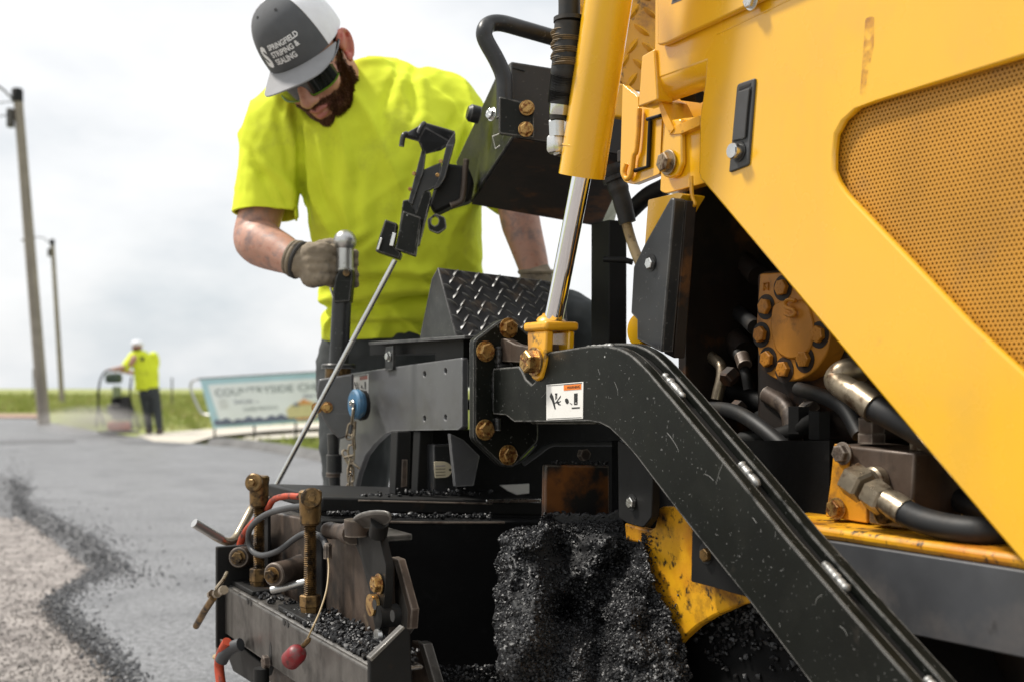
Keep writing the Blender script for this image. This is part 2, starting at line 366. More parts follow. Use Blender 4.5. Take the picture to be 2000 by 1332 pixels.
# loose rim: sloping band + stones
rim_out = [(-700, 960), (-200, 975), (0, 1012), (30, 1010), (46, 1016), (60, 1024), (85, 1042), (106, 1058), (150, 1092), (182, 1119), (170, 1124), (138, 1150), (100, 1174), (118, 1210), (150, 1232), (198, 1270), (240, 1325), (330, 1560)]
def rimmesh():
    V, F = [], []; a_, b_ = catmull([G(*p, -.001) for p in edge_top], 6), catmull([G(*p, -.05) for p in rim_out], 6); m_ = len(a_)
    for k in range(7):
        t = k/6
        for i in range(m_):
            p = a_[i].lerp(b_[i], t); z = -.001-.05*t**1.4+.012*noise.noise(p*14)*(1 if 0 < k < 6 else .3); V.append((p.x+.03*noise.noise(p*9), p.y, z))
    for k in range(6):
        for i in range(m_-1): F.append((k*m_+i, k*m_+i+1, (k+1)*m_+i+1, (k+1)*m_+i))
    o = obj('mat_edge', V, F, oldasph, None, 0, 180, fix=False)
    if o.data.polygons[0].normal.z < 0: o.data.flip_normals()
    tag(o, kind='structure')
    pts = []
    random.seed(5)
    for k in range(13000):
        s = random.random()**.75; i = min(m_-2, int(s*(m_-1))); f = s*(m_-1)-i; t = (random.gauss(.45, .3) if random.random() < .8 else .3-abs(random.gauss(0, 1.1)))
        p = a_[i].lerp(a_[i+1], f).lerp(b_[i].lerp(b_[i+1], f), t)
        p.z = -.05*max(0, min(1, t))**1.4+(.006 if t > 0 else .002); pts.append(p+Vector((random.gauss(0, .02), random.gauss(0, .05), 0)))
    tag(crumbs('loose_asphalt', pts, .0025, .009, mat('loose_asphalt_stone', (.095, .096, .1), .5, var=.5, vs=30, bump=(200, .4, .003))), 'loose dark asphalt stones along the ragged edge of the new mat', 'asphalt', kind='stuff')
    pts = []
    for k in range(5200):
        x = random.uniform(-80, 260); y = random.uniform(1010, 1345); p = G(x, y, -.047); pts.append(p)
    tag(crumbs('gravel_stones', pts, .002, .0075, mat('pale_gravel_stone', (.26, .238, .22), .85, var=.55, vs=25)), 'pale loose gravel on the bare base beside the mat', 'gravel', kind='stuff')
rimmesh()
# verge kerb on the right, concrete walk, dirt strip
def kerb():
    P = catmull([G(415, 868, 0), G(470, 872, 0), G(540, 882, 0), G(640, 900, 0), G(760, 920, 0), G(1000, 960, 0)], 5); V, F = [], []
    for p in P:
        for dx, z in ((-.12, .0), (-.05, .09), (.12, .1), (.3, .0)): V.append(p+Vector((dx*.5, dx, z)))
    for i in range(len(P)-1):
        for k in range(3): F.append((i*4+k, i*4+k+1, (i+1)*4+k+1, (i+1)*4+k))
    o = obj('kerb', V, F, mat('tarry_grey_kerb', (.12, .118, .115), .85, var=.25, vs=4, bump=(60, .4, .004)), None, 0, 60); tag(o, kind='structure')
kerb()
sheet('concrete_walk', [g(262, 849), g(300, 862), g(372, 866), g(420, 852), g(520, 842), g(680, 832), g(900, 826), g(900, 812), g(660, 822), g(440, 836)], .008, concm)
sheet('concrete_apron', [g(455, 868), g(500, 865), g(505, 858), g(640, 851), g(700, 848), g(700, 842), g(600, 845), g(480, 853)], .008, concm)
sheet('dirt_strip', [g(-400, 806), g(78, 808), g(90, 816), g(-400, 814)], .008, dirtm)
# verge grass patch edges + blades
def grass():
    random.seed(9); V, F = [], []
    def blade(x, y, z, h):
        a_ = random.uniform(0, 6.28); dx, dy = .012*math.cos(a_)*(1+y*.06), .012*math.sin(a_)*(1+y*.06); lx_, ly_ = random.gauss(0, .3)*h, random.gauss(0, .3)*h
        k = len(V); V.extend([(x-dx, y-dy, z), (x+dx, y+dy, z), (x+lx_*.5+dx*.6, y+ly_*.5, z+h*.6), (x+lx_, y+ly_, z+h)]); F.extend([(k, k+1, k+2), (k, k+2, k+3)])
    n = 0
    while n < 26000:
        px = random.uniform(-40, 1010); py = random.choice((random.uniform(772, 812), random.uniform(772, 900)))
        p = G(px, py, -.07)
        # off the paved parts
        if py > 840 and px < 430: continue
        if px < 230 and py > 806: continue
        if 250 < px < 700 and 819-(px-260)*.0 < py < 866 and py > 850-(px-262)*.075 and py < 866-(px-262)*.02: continue
        if py > 868+(px-415)*.14: continue
        blade(p.x, p.y, -.075, random.uniform(.05, .14)*(1+min(2.2, max(0, p.y-20)*.05))); n += 1
    gm = mat('grass_blades', (.27, .31, .07), .8, var=.3, vs=1.2, dirt=[((.42, .37, .16), .5, .66, .8)])
    tag(obj('grass', V, F, gm, None, 0, 180, fix=False), 'green and straw coloured grass on the verge and field', 'grass', kind='stuff')
grass()
# ---- utility poles -------------------------------------------------------------------------
def pole(base, topx, topy, Y, r0, r1, label, armside):
    b_ = D(base[0], base[1], Y); b_.z = -.1; t_ = D(topx, topy, Y)
    root = empty('utility_pole', (b_.x, b_.y, 0)); tag(root, label, 'utility pole', 'wooden utility poles')
    tube('pole_shaft', [b_, b_.lerp(t_, .5), t_], [r0, (r0+r1)/2, r1], woodm, root, 16)
    k = r0/.16
    tube('lamp_arm', [t_-Vector((0, .05, .35*k)), t_+Vector((-.5*k, 0, .12*k)), t_+Vector((-1.0*k, 0, .18*k)), t_+Vector((-1.5*k, 0, .02*k))], .03*k, gunm, root, 8, sm=3)
    obj('lamp_head', *wbox(t_+Vector((-1.6*k, 0, 0)), .5*k, .22*k, .12*k), gunm, root, .02)
    obj('pole_cap', *latheg(t_-Vector((0, 0, .3*k)), UP, [(0, r1*1.25), (.32*k, r1*1.25), (.36*k, r1)], 12), dark, root)
    for q in range(2 if k > .8 else 0): tube('wire', [t_+Vector((-.05, .1, -.2-.3*q)), t_+Vector((-6, 1, -.55-.3*q)), t_+Vector((-14, 3, .1-.3*q))], .012, dark, root, 6, sm=5)
    obj('pole_box', *wbox(t_+Vector((-.14*k, -.1*k, -.75*k)), .16*k, .16*k, .5*k), gunm, root, .01)
pole((87, 822), 34, 178, 25.6, .135, .1, 'thick leaning wooden utility pole standing nearest at the far road edge', -1)
pole((122, 758), 102, 470, 52, .12, .09, 'thinner wooden utility pole standing farther off in the field', -1)
# ---- fence posts in the field --------------------------------------------------------------
for x, y0, y1, lb in ((65, 722, 788, 'thin wire fence post in the grass left of the nearer pole'), (336, 740, 795, 'thin wire fence post in the grass right of the distant worker')):
    p = G(x, y1, -.08); t_ = D(x, y0, p.y); rt = empty('fence_post', (p.x, p.y, -.08)); tag(rt, lb, 'fence post', 'field fence posts')
    tube('post_shaft', [p, t_], .035, gunm, rt, 8); obj('post_top', *latheg(t_, UP, [(0, .045), (.05, .045), (.07, .02)], 8), gunm, rt)
# ---- banner sign ---------------------------------------------------------------------------
def banner():
    Y0, Y1 = 19.0, 18.0
    q = [D(390, 740, Y0), D(660, 724, Y1), D(662, 818, Y1), D(417, 837, Y0)]
    root = empty('banner_sign', (q[3].x, q[3].y, 0)); tag(root, 'pale blue and white church banner stretched on a tube frame in the grass', 'banner')
    n = (q[1]-q[0]).cross(q[3]-q[0]).normalized(); n = n if n.y < 0 else -n
    def at(x, y, k=0): return q[3].lerp(q[2], x).lerp(q[0].lerp(q[1], x), y)+n*k
    teal = mat('banner_teal', (.4, .6, .66), .6, var=.06, vs=2); wht = mat('banner_white', (.72, .76, .76), .6, var=.05, vs=2); gry = mat('banner_grey_print', (.2, .24, .24), .6); navy = mat('banner_navy_print', (.12, .14, .2), .6, var=.2); cream = mat('banner_cream_print', (.55, .5, .25), .6, var=.1); org = mat('banner_orange_print', (.6, .28, .08), .6)
    cl = obj('banner_cloth', *prism([at(0, 0), at(1, 0), at(1, 1), at(0, 1)], -n*.02), teal, root)
    def pr(pts, m_, k, nm='print'): obj(nm, *prism([at(x, y, k) for x, y in pts], -n*.003), m_, cl)
    pr(rnd([(.07, .12), (1.0, .12), (1.0, .88), (.05, .88)], .03), wht, .006)
    hills = [(.02, .09)]+[(x/40, .10+.07*abs(math.sin(x*.9))+.04*math.sin(x*.37)**2) for x in range(1, 41)]+[(1, .06), (.03, .06)]
    pr(hills, navy, .012)
    pr([(.62, .10), (.86, .10), (.86, .30), (.82, .40), (.75, .46), (.66, .38), (.61, .28)], cream, .018)
    pr([(.69, .36), (.75, .48), (.82, .36)], org, .022); pr([(.66, .34), (.69, .42), (.72, .34)], navy, .022); pr([(.68, .05), (.83, .05), (.83, .09), (.68, .09)], org, .02)
    pr([(.10, .38), (.17, .38), (.17, .58), (.10, .58)], gry if False else mat('banner_pale_grey', (.6, .63, .62), .6), .012)
    def tx(s, x0, y0, h, sx, m_=gry):
        pre = 0.0
        for wd in s.split():
            V2, F2 = textg(wd, h, .012); V2 = [(pre+x*sx, y) for x, y in V2]; pre = max(x for x, y in V2)+h*sx*.5
            obj('print', [at(x0+x, y0+y, .016) for x, y in V2], F2, m_, cl, fix=False)
    tx('COUNTRYSIDE CHRISTIAN C', .09, .64, .14, .43); tx('2nd July 27 2018', .22, .47, .08, .40, navy); tx('10am   6-9pm', .74, .50, .07, .38, navy); tx('CLASSES PRESCHOOL', .28, .31, .065, .30); tx('all welcome', .78, .37, .055, .34)
    for x in (0, .33, .66, 1.0):
        p = at(x, 0, -.03); tube('frame_leg', [Vector((p.x, p.y, -.08)), p], .02, gunm, root, 8)
    tube('frame_rail', [at(-.01, 1.0, -.02), at(1, 1.0, -.02)], .022, gunm, root, 8)
    tube('frame_loop', [at(-.02, 1.0, -.02), at(-.07, .96, -.02), at(-.095, .80, -.02), at(-.08, .45, -.02), at(-.05, .30, -.02), at(.06, .28, -.02)], .02, cast, root, 8, sm=4)
banner()
tar_shade = mat('tar_and_shade_black_steel', (.0035, .0035, .0037), .75, var=.4, vs=14, spec=.18, dirt=[((.012, .012, .012), .6, .75, 30)], bump=(60, .4, .002))  # tar on the screed; also dark backdrops filling shaded gaps
# ================================================================ THE PAVER
pav = empty('asphalt_paver', Mw(0, -.3, 0))
tag(pav, 'yellow and black asphalt paver with lowered screed filling the right of the picture', 'paver')

# ---- tow arm (front plate, web, back plate, weld beads) --------------------------------
front_px = [(963, 719), (1013, 715), (1019, 724), (1026, 740), (1038, 751), (1051, 740), (1058, 715), (1065, 695), (1074, 687), (1100, 683), (1130, 678),
            (1152, 675), (1172, 675), (1190, 676), (1205, 679), (1221, 686), (1236, 696), (1250, 709), (1266, 726), (1310, 777), (1372, 851), (1445, 938), (1531, 1045), (1662, 1197), (1781, 1332), (1880, 1449),
            (1680, 1463), (1582, 1332), (1459, 1168), (1354, 1037), (1280, 941), (1244, 893), (1225, 871), (1208, 853), (1190, 836), (1172, 827), (1150, 823), (1070, 824), (1004, 824), (988, 811), (963, 809)]
fuw = [(uvw(A(x, y, 0))[0], uvw(A(x, y, 0))[2]) for x, y in front_px]
arm = slabuw('tow_arm', fuw, 0, -.017, black, pav, .0015)
tag(arm, 'bent black tow arm plate with warning sticker')
rear = [q for q in fuw]
# back plate: same outline without the notch, a little higher
back_px = [(963, 719), (1013, 715)]
bu = [(u, w) for (u, w), (x, y) in zip(fuw, front_px) if not (1014 < x < 1064 and y < 760)]
def inset(pts, d):
    out = []; n = len(pts)
    for i, p in enumerate(pts):
        a = Vector(pts[i-1]); b = Vector(p); c = Vector(pts[(i+1) % n])
        t = ((b-a).normalized()+(c-b).normalized()).normalized(); out.append((b.x+t.y*d, b.y-t.x*d))
    return out
slabuw('arm_web', inset(bu, .007), -.0171, -.0339, dark, arm, .001)
slabuw('arm_plate', inset(bu, -.004), -.034, -.052, black, arm, .0015)
weldm = mat('grey_weld_bead', (.33, .33, .32), .4, metal=.5, var=.3, vs=80, dirt=[((.06, .06, .055), .52, .64, 90)], bump=(400, .5, .001))  # grey base stands in for sky glinting on black gloss beads
def armtop(i0, t): 
    a, b = Vector(fuw[i0]), Vector(fuw[i0+1]); return a.lerp(b, t)
for p, q in (((1120, 680), (1170, 675)), ((1268, 729), (1308, 775)), ((1416, 904), (1452, 948)), ((1578, 1100), (1625, 1155)), ((1776, 1327), (1826, 1385))):
    pa, pb = uvw(A(*p, 0)), uvw(A(*q, 0))
    weld('weld_bead', Mw(pa[0], -.0235, pa[2]-.001), Mw(pb[0], -.0235, pb[2]-.001), .0056, weldm, arm, 16)
def sticker(parent, quad, plane, items, name='warning_sticker'):
    """quad TL TR BR BL in photo pixels on a plane; items = (material, polygon in unit square)"""
    nrm = NV if plane[0] == 'A' else LV
    c = onp(quad, plane)
    def at(x, y, k): 
        return (c[0].lerp(c[1], x)).lerp(c[3].lerp(c[2], x), 1-y)+nrm*k
    st = obj(name, *prism([at(0, 0, .0008), at(1, 0, .0008), at(1, 1, .0008), at(0, 1, .0008)], -nrm*.0007), whitep, parent)
    for mt, pl in items:
        obj('print', *prism([at(x, y, .0013) for x, y in pl], -nrm*.0004), mt, st)
    return st, at
W_ITEMS = [(ink_shade, [(.03, .965), (.97, .965), (.97, .975), (.03, .975)]), (ink_shade, [(.03, .03), (.97, .03), (.97, .04), (.03, .04)]),
    (inkor, [(.49, .80), (.955, .80), (.955, .945), (.49, .945)]),
    (ink_shade, [(.50, .955), (.955, .955), (.955, .963), (.50, .963)]),
    (ink_shade, [(.52, .825), (.575, .825), (.548, .885)]),
    (ink_shade, [(.14, .77), (.20, .66), (.23, .52), (.27, .30), (.24, .30), (.17, .52), (.10, .66)]),
    (ink_shade, [(.25, .74), (.31, .74), (.31, .70), (.25, .70)]), (ink_shade, [(.26, .70), (.275, .70), (.275, .56), (.26, .56)]), (ink_shade, [(.29, .70), (.305, .70), (.305, .58), (.29, .58)]),
    (ink_shade, [(.28, .50), (.38, .64), (.41, .67), (.40, .62), (.32, .52), (.36, .50), (.41, .52), (.41, .50), (.35, .475), (.38, .43), (.41, .42), (.40, .40), (.35, .41), (.30, .47), (.23, .46), (.23, .485), (.27, .49)]),
    (ink_shade, [(.53, .56), (.57, .585), (.61, .55), (.63, .48), (.60, .42), (.56, .44), (.53, .50)]),
    (ink_shade, [(.66, .45), (.675, .45), (.675, .42), (.66, .42)]), (ink_shade, [(.70, .43), (.715, .43), (.715, .39), (.70, .39)]),
    (ink_shade, [(.77, .70), (.86, .70), (.86, .62), (.84, .60), (.84, .45), (.80, .45), (.80, .60), (.77, .62)]), (ink_shade, [(.77, .62), (.79, .60), (.79, .42), (.77, .42)]), (ink_shade, [(.77, .425), (.86, .425), (.86, .39), (.77, .39)]), (ink_shade, [(.845, .60), (.86, .60), (.86, .425), (.845, .425)]),
    (ink_shade, [(.71, .32), (.92, .32), (.92, .285), (.71, .285)])]
def stick_text(st, at, s, x0, y0, h, m):
    V2, F = textg(s, h, .015); V2 = [(x*.66, y) for x, y in V2]
    return obj('print', [at(x0+x, y0+y*1.0, .0016) for x, y in V2], F, m, st, fix=False)
st, at = sticker(arm, [(1068, 751), (1140, 745), (1139, 817), (1068, 820)], ('A', 0), W_ITEMS)
stick_text(st, at, 'WARNING', .585, .835, .075, ink_shade)
scrm = mat('bare_scratch', (.14, .14, .13), .5, var=.3, vs=90)
for P in ([(1303, 845), (1312, 856), (1322, 872), (1326, 882)], [(1345, 815), (1349, 822), (1352, 832)], [(1412, 905), (1404, 925), (1399, 945)], [(1376, 925), (1386, 930), (1394, 938)], [(1606, 1160), (1596, 1168), (1592, 1180)], [(1168, 720), (1172, 732)], [(1058, 776), (1068, 764)], [(1522, 1215), (1524, 1224)], [(1240, 838), (1236, 846)], [(1640, 1222), (1650, 1230), (1655, 1241)], [(1200, 745), (1206, 760), (1207, 772)], [(1470, 1010), (1478, 1021)]):
    tube('scratch', [A(x, y, .0) for x, y in P], .00045, scrm, arm, 5, sm=3)
# ---- flange between arm and screed ------------------------------------------------------
uF = uvw(A(963, 760, 0))[0]-.006
flange_px = rnd([(926, 664), (977, 625), (998, 622), (1052, 668), (1052, 862), (1003, 913), (980, 910), (926, 858)], [7, 9, 6, 8, 8, 8, 6, 8])
fl = slab('mounting_flange', flange_px, ('T', uF), .019, black, pav, .003)
slab('backing_flange', flange_px, ('T', uF-.0205), .019, black, fl, .003)
for x, y in ((991, 640), (946, 685), (945, 838), (990, 887)):
    bolt(T(x+3, y+1, uF+.003), LV, .0135, brass, fl)
for p, q, r in (((967, 722), (967, 806), .006), ((972, 815), (972, 842), .006), ((974, 676), (974, 712), .0065), ((970, 716), (1000, 713), .005)):
    weld('weld_bead', T(p[0], p[1], uF+.003), T(q[0], q[1], uF+.003), r, satin, fl, 14)
slab('pin_lug', rnd([(975, 662), (985, 661), (1005, 672), (1030, 677), (1075, 672), (1075, 712), (975, 706)], 4), ('A', -.018), .016, rust, fl, .002)

# ---- screed lift cylinder ---------------------------------------------------------------
pin = uvw(A(1047, 706, .006)); uc, wp = pin[0], pin[2]
wt = uvw(A(1056, 646, .006))[2]
cyl = tube('lift_cylinder', [A(1136, 345, -.02), A(1188, 0, -.02), A(1242, -360, -.02)], .0345, yellow, pav, 40)
tag(cyl, 'yellow hydraulic cylinder barrel with chrome rod')
ax = (A(1188, 0, -.02)-A(1136, 345, -.02)).normalized()
lathe('seam_ring', A(1143, 290, -.02), ax, [(0, .0346), (.0005, .0352), (.0022, .0352), (.0027, .0346)], yellow, cyl, 40)
tube('piston_rod', [Mw(uc+.004, -.02, wt+.006), A(1136, 345, -.02)], .0148, chrome, cyl, 32)
c1 = rnd([(uc-.028, wt), (uc+.03, wt), (uc+.026, wp), (uc+.012, wp-.026), (uc, wp-.03), (uc-.014, wp-.026), (uc-.026, wp)], [.001, .001, .01, .01, .01, .01, .01])
slabuw('clevis', c1, .006, -.008, yellow_old, cyl, .003)
slabuw('clevis', c1, -.034, -.046, yellow, cyl, .003)
tp = [Mw(uc-.034, .01, wt), Mw(uc+.036, .01, wt), Mw(uc+.036, -.05, wt), Mw(uc-.034, -.05, wt)]
obj('clevis_cap', *prism(tp, UP*.014), yellow_old, cyl, .005, seg=3)
lathe('rod_collar', Mw(uc+.003, -.02, wt+.014), ax, [(0, .024), (.004, .022), (.008, .0165), (.011, .0155)], yellow_old, cyl)
lathe('pin', Mw(uc, .015, wp), -NV, [(0, .0125), (.075, .0125)], rust, cyl)
lathe('washer', Mw(uc, .0065, wp), NV, [(0, .0205), (.002, .0205), (.003, .019)], fitting, cyl)
bolt(Mw(uc, .0115, wp), NV, .0175, brass, cyl, washer=True, h=.9)
# hose along the cylinder
hp = [(1096, 292), (1092, 262)]
ho = tube('hydraulic_hose', [A(1095, 205, .012), A(1100, 165, .012), A(1106, 125, .012), A(1110, 60, .012), A(1112, 20, .012), A(1112, -40, .012), A(1118, -200, 0)], [.0165, .019, .0215, .021, .016, .0165, .0165], rubber, pav, 20, sm=6)
V, F = [], []
rib = [A(1107+2.5*math.sin(i), 132-i*3.6, .012) for i in range(20)]
for i, p in enumerate(rib):
    v, f = latheg(p, A(1109, 50, .012)-A(1106, 130, .012), [(0, .0205), (.001, .0226+.0007*math.sin(i*2.1)), (.0021, .0226), (.003, .0205)], 18); V, F = join((V, F), (v, f))
obj('hose_sleeve', V, F, sleeve, ho, 0, 60)
V, F = [], []
for i in range(20):
    p = A(1105-i*.55, 140+i*3.2, .012); v, f = latheg(p, UP, [(0, .0195-.0001*i), (.0009, .0215-.00012*i), (.0018, .0195-.0001*i)], 16); V, F = join((V, F), (v, f))
obj('hose_wrap', V, F, rubber, ho, 0, 60)
tube('sleeve_band', [A(1112, 44+6*math.sin(0), .012), A(1112, 36, .012)], .0232, rubber, ho, 20)
lathe('hose_ferrule', A(1093, 226, .012), A(1095, 205, .012)-A(1093, 226, .012), [(0, .0145), (.002, .0155), (.016, .0155), (.018, .014)], steel, ho)
lathe('hose_collar', A(1092, 236, .012), UP, [(0, .013), (.008, .0145), (.009, .013)], rubber, ho)
lathe('hose_nut', A(1089, 268, .012), UP, [(0, .0125), (.022, .0135), (.026, .011), (.034, .011)], steel, ho, 6)
obj('hose_elbow', *join(latheg(A(1086, 300, .012), UP, [(0, .012), (.004, .0145), (.022, .0145), (.026, .012)], 6), latheg(A(1086, 287, .012), A(1110, 292, -.012)-A(1086, 287, .012), [(0, .0135), (.016, .0135), (.018, .011), (.03, .011)], 8)), steel, ho, .001)
lathe('port_boss', A(1100, 291, -.005), A(1120, 293, -.02)-A(1100, 291, -.005), [(0, .012), (.03, .013)], yellow, ho)

# ---- screed frame: rear arm plate, posts ------------------------------------------------
ra_px = [(901, 698), (800, 712), (690, 728), (676, 731), (676, 845), (664, 858), (654, 968), (690, 968), (700, 924), (713, 889), (730, 867), (751, 848), (770, 841), (896, 839), (903, 833), (903, 702)]
def oct_hole(x, y, rx, ry): return [(x+rx*math.cos(t*math.pi/4), y+ry*math.sin(t*math.pi/4)) for t in range(8)]
sideg = mat('side_paint_sky_sheen', (.085, .086, .09), .34, var=.1, vs=6, scratch=.15, dirt=[((.06, .058, .055), .5, .72, 9), ((.13, .125, .115), .62, .8, 14)], edge=((.35, .35, .35), .5), rvar=.06)  # base lifted to grey to include the sky's reflection on charcoal paint
ra = slab('screed_side_plate', ra_px, ('A', -.012), .012, sideg, pav, .0015, holes=[oct_hole(x, y, 3, 6) for x, y in ((829, 730), (870, 724), (829, 817), (870, 815))])
tag(ra, 'charcoal side plate with arched cutout, blue disc and chain')
slab('inner_plate', [(905, 700), (720, 726), (720, 842), (905, 838)], ('A', -.05), .01, dark, ra, .001)
YL = 2.36
slab('corner_plate', rnd([(622, 740), (689, 729), (689, 846), (664, 858), (646, 842), (630, 818), (617, 772)], 5), ('Y', YL), .02, sideg, ra, .004)
for x, y in ((620, 796), (640, 795)): bolt(D(x-1, y, YL-.006), (0, -1, 0), .009, brass, ra)
st2, at2 = sticker(ra, [(688, 736), (720, 730), (720, 777), (694, 779)], ('A', -.012), [q for q in W_ITEMS if q[0] is not inkor]+[(mat('faded_red_ink', (.45, .16, .12), .5), [(.49, .80), (.955, .80), (.955, .945), (.49, .945)])])
lathe('disc', D(696, 789, 2.33), Vector((-.86, -.5, 0)), [(-.012, .026), (-.004, .031), (.004, .031), (.008, .027)], bluep, ra)
bolt(D(688, 787, 2.315), Vector((-.86, -.5, 0)), .0065, steel, ra)
lathe('disc_backing', D(704, 791, 2.35), Vector((-.86, -.5, 0)), [(-.01, .03), (0, .032)], rubber, ra)
# chain
def link(c, ang, L, w, r, tilt, parent):
    P = []
    for k in range(16):
        t = 2*math.pi*k/16; x, z = w*math.cos(t), w*math.sin(t)+(L if math.sin(t) > 0 else -L)
        P.append(Vector((x*math.cos(ang), x*math.sin(ang), z)))
    q = Matrix.Rotation(tilt, 3, 'Y'); V, F = tubeg([Vector(c)+q @ p for p in P], r, 7, True); return obj('chain_link', V, F, fitting, parent)
for i, (x, y, an, ti) in enumerate(((689, 812, 1.5, .1), (684, 842, .1, .2), (691, 862, 1.4, -.1), (686, 884, .2, .05), (679, 893, .6, -.5), (684, 908, 1.3, .05), (685, 926, .3, 0), (685, 943, 1.2, .05), (683, 960, .1, 0))):
    link(D(x, y, 2.31), an, .0105, .0062, .0021, ti, ra)
for p, q in (((694, 822), (692, 852)), ((680, 848), (692, 853)), ((672, 893), (690, 889)), ((690, 905), (703, 915))):
    tube('chain_hook', [D(*p, 2.305), D(*q, 2.305)], .0026, fitting, ra, 8)
# lower thin post behind the plate
tube('slide_post', [D(650, 846, 2.46), D(655, 985, 2.46)], .0125, satin, pav, 16)
lathe('post_ring', D(653, 905, 2.46), UP, [(-.02, .0165), (.02, .0165)], satin, pav)
lathe('post_ring', D(651, 926, 2.46), UP, [(-.005, .0155), (.004, .0155)], rust, pav)
# shelf above the side plate
sh = slab('shelf_shade', [(722, 669), (905, 654), (905, 706), (850, 714), (850, 690), (722, 694)], ('A', -.03), .05, dark, pav, .001)  # dark slab stands in for the shadow beneath the shelf
obj('shelf_top', *prism([A(720, 668, 0), A(907, 655, 0), Mw(uvw(A(907, 655, 0))[0], -.22, uvw(A(907, 655, 0))[2]+.004), Mw(uvw(A(720, 668, 0))[0], -.22, uvw(A(720, 668, 0))[2]+.004)], UP*-.006), satin, sh, .001)
slab('bracket_strip', [(753, 677), (767, 675), (767, 722), (752, 724)], ('A', -.006), .006, satin, sh, .001)
bolt(A(759, 696, -.003), NV, .008, steel, sh)

# ---- lever post with ball grip ----------------------------------------------------------
lv = tube('lever_post', [D(661, 728, 2.4), D(668, 580, 2.4)], .0205, satin, pav, 24)
tag(lv, 'dark lever post with silver ball grip')
lathe('post_collar', D(661, 716, 2.4), UP, [(-.004, .036), (.004, .036), (.006, .034)], satin, lv)
lathe('brass_bush', D(660, 735, 2.4), UP, [(-.01, .027), (.016, .027)], oldbrass, lv)
slab('lever_bracket', rnd([(655, 540), (662, 527), (688, 526), (689, 545), (684, 590), (651, 592), (649, 572)], 3), ('Y', 2.375), .04, black, lv, .003)
lathe('bracket_bush', D(677, 534, 2.37), (0, -1, 0), [(0, .007), (.006, .007)], oldbrass, lv)
tube('lever_hook', [D(645, 562, 2.39), D(652, 584, 2.39), D(659, 586, 2.39), D(660, 560, 2.39)], .0025, steel, lv, 8)
lathe('grip_sleeve', D(673, 528, 2.4), UP, [(-.004, .0195), (0, .0205), (.003, .0205), (.004, .0185), (.05, .0185), (.052, .016)], cast, lv, 28)
bm = [(h, math.sqrt(max(0, .0245**2-h*h))) for h in [-.021, -.018, -.014, -.009, -.004, 0, .005, .01, .015, .019, .022, .0242]]
lathe('ball_knob', D(674, 472, 2.4), UP, [(-.026, .0165)]+bm, cast, lv, 32, ang=70)

# ---- bracket that clamps the crank rod --------------------------------------------------
YB = 2.2
hk = slab('rod_holder', rnd([(820, 335), (862, 317), (858, 360), (838, 372), (827, 376), (818, 420), (795, 407), (803, 372)], 3), ('Y', YB), .012, satin, pav, .002)
tag(hk, 'black bracket with hooked top clamping the crank rod')
obj('hook_plate', *prism([D(788, 262, 2.12), D(830, 239, 2.2), D(889, 256, 2.26), D(884, 272, 2.26), D(862, 288, 2.24), D(826, 296, 2.2), D(826, 290, 2.17), D(816, 270, 2.14)], Vector((0, .004, -.007))), satin, hk, .002)
tube('hook_prong', [D(795, 262, 2.13), D(788, 266, 2.125), D(784, 287, 2.125)], .005, satin, hk, 10, sm=4)
tube('hook_prong', [D(829, 242, 2.17), D(822, 250, 2.16), D(815, 268, 2.155)], .005, satin, hk, 10, sm=4)
slab('side_strip', rnd([(872, 282), (889, 257), (889, 275), (869, 348), (858, 366), (845, 372), (858, 345)], 4), ('Y', YB-.012), .012, satin, hk, .002)
slab('side_strip', rnd([(824, 292), (832, 296), (827, 335), (805, 400), (797, 395)], 2), ('Y', YB-.01), .012, satin, hk, .002)
for x, y in ((861, 316), (855, 343), (809, 340), (801, 370)): bolt(D(x, y, YB-.026), (0, -1, 0), .0042, brass, hk, washer=False)
slab('clamp_plate', rnd([(787, 392), (800, 390), (812, 418), (826, 376), (840, 373), (842, 386), (828, 440), (818, 480), (775, 480)], 3), ('Y', YB-.004), .02, black, hk, .003)
slab('clamp_box', rnd([(787, 412), (823, 425), (811, 501), (771, 487)], 3), ('Y', YB-.03), .024, black, hk, .003)
slab('clamp_box', rnd([(752, 429), (776, 437), (769, 482), (784, 494), (780, 507), (733, 491), (741, 462)], 3), ('Y', YB-.022), .03, black, hk, .003)
for q in ([(743, 464), (747, 465), (740, 489), (735, 488)], [(767, 454), (774, 456), (768, 482), (760, 480)]): slab('wear_strip', q, ('Y', YB-.034), .01, steel, hk, .001)
slab('mount_block', rnd([(868, 318), (914, 325), (925, 352), (918, 392), (882, 402), (850, 418), (838, 402), (846, 372)], 6), ('Y', YB+.015), .05, dark, hk, .006)
tube('bent_pin', [D(911, 312, YB), D(909, 330, YB), D(904, 385, YB), D(896, 396, YB), D(880, 402, YB)], .006, rust, hk, 10, sm=4)
hx = [(853+20*math.cos(t*math.pi/3+.4), 437+20*math.sin(t*math.pi/3+.4)) for t in range(6)]
slab('ring_lug', rnd(hx, 4), ('Y', YB), .016, black, hk, .003, holes=[[(849+8*math.cos(-t*.7854), 432+10*math.sin(-t*.7854)) for t in range(8)]])
# crank rod down to its bent handle
cr = tube('crank_rod', [D(772, 508, 2.19), D(530, 965, 2.24), D(505, 1000, 2.25)], .0052, steel, pav, 14)
tag(cr, 'thin steel crank rod with bent handle')
tube('crank_handle', [D(506, 968, 2.25), D(492, 992, 2.25), D(472, 1030, 2.22), D(460, 1050, 2.2), D(448, 1057, 2.18), D(434, 1054, 2.16), D(410, 1040, 2.14), D(382, 1023, 2.12)], .0082, fitting, cr, 16, sm=6)
tube('handle_tip', [D(432, 1051.5, 2.157), D(404, 1035.5, 2.133), D(379, 1020.5, 2.115)], .0087, cast, cr, 16)

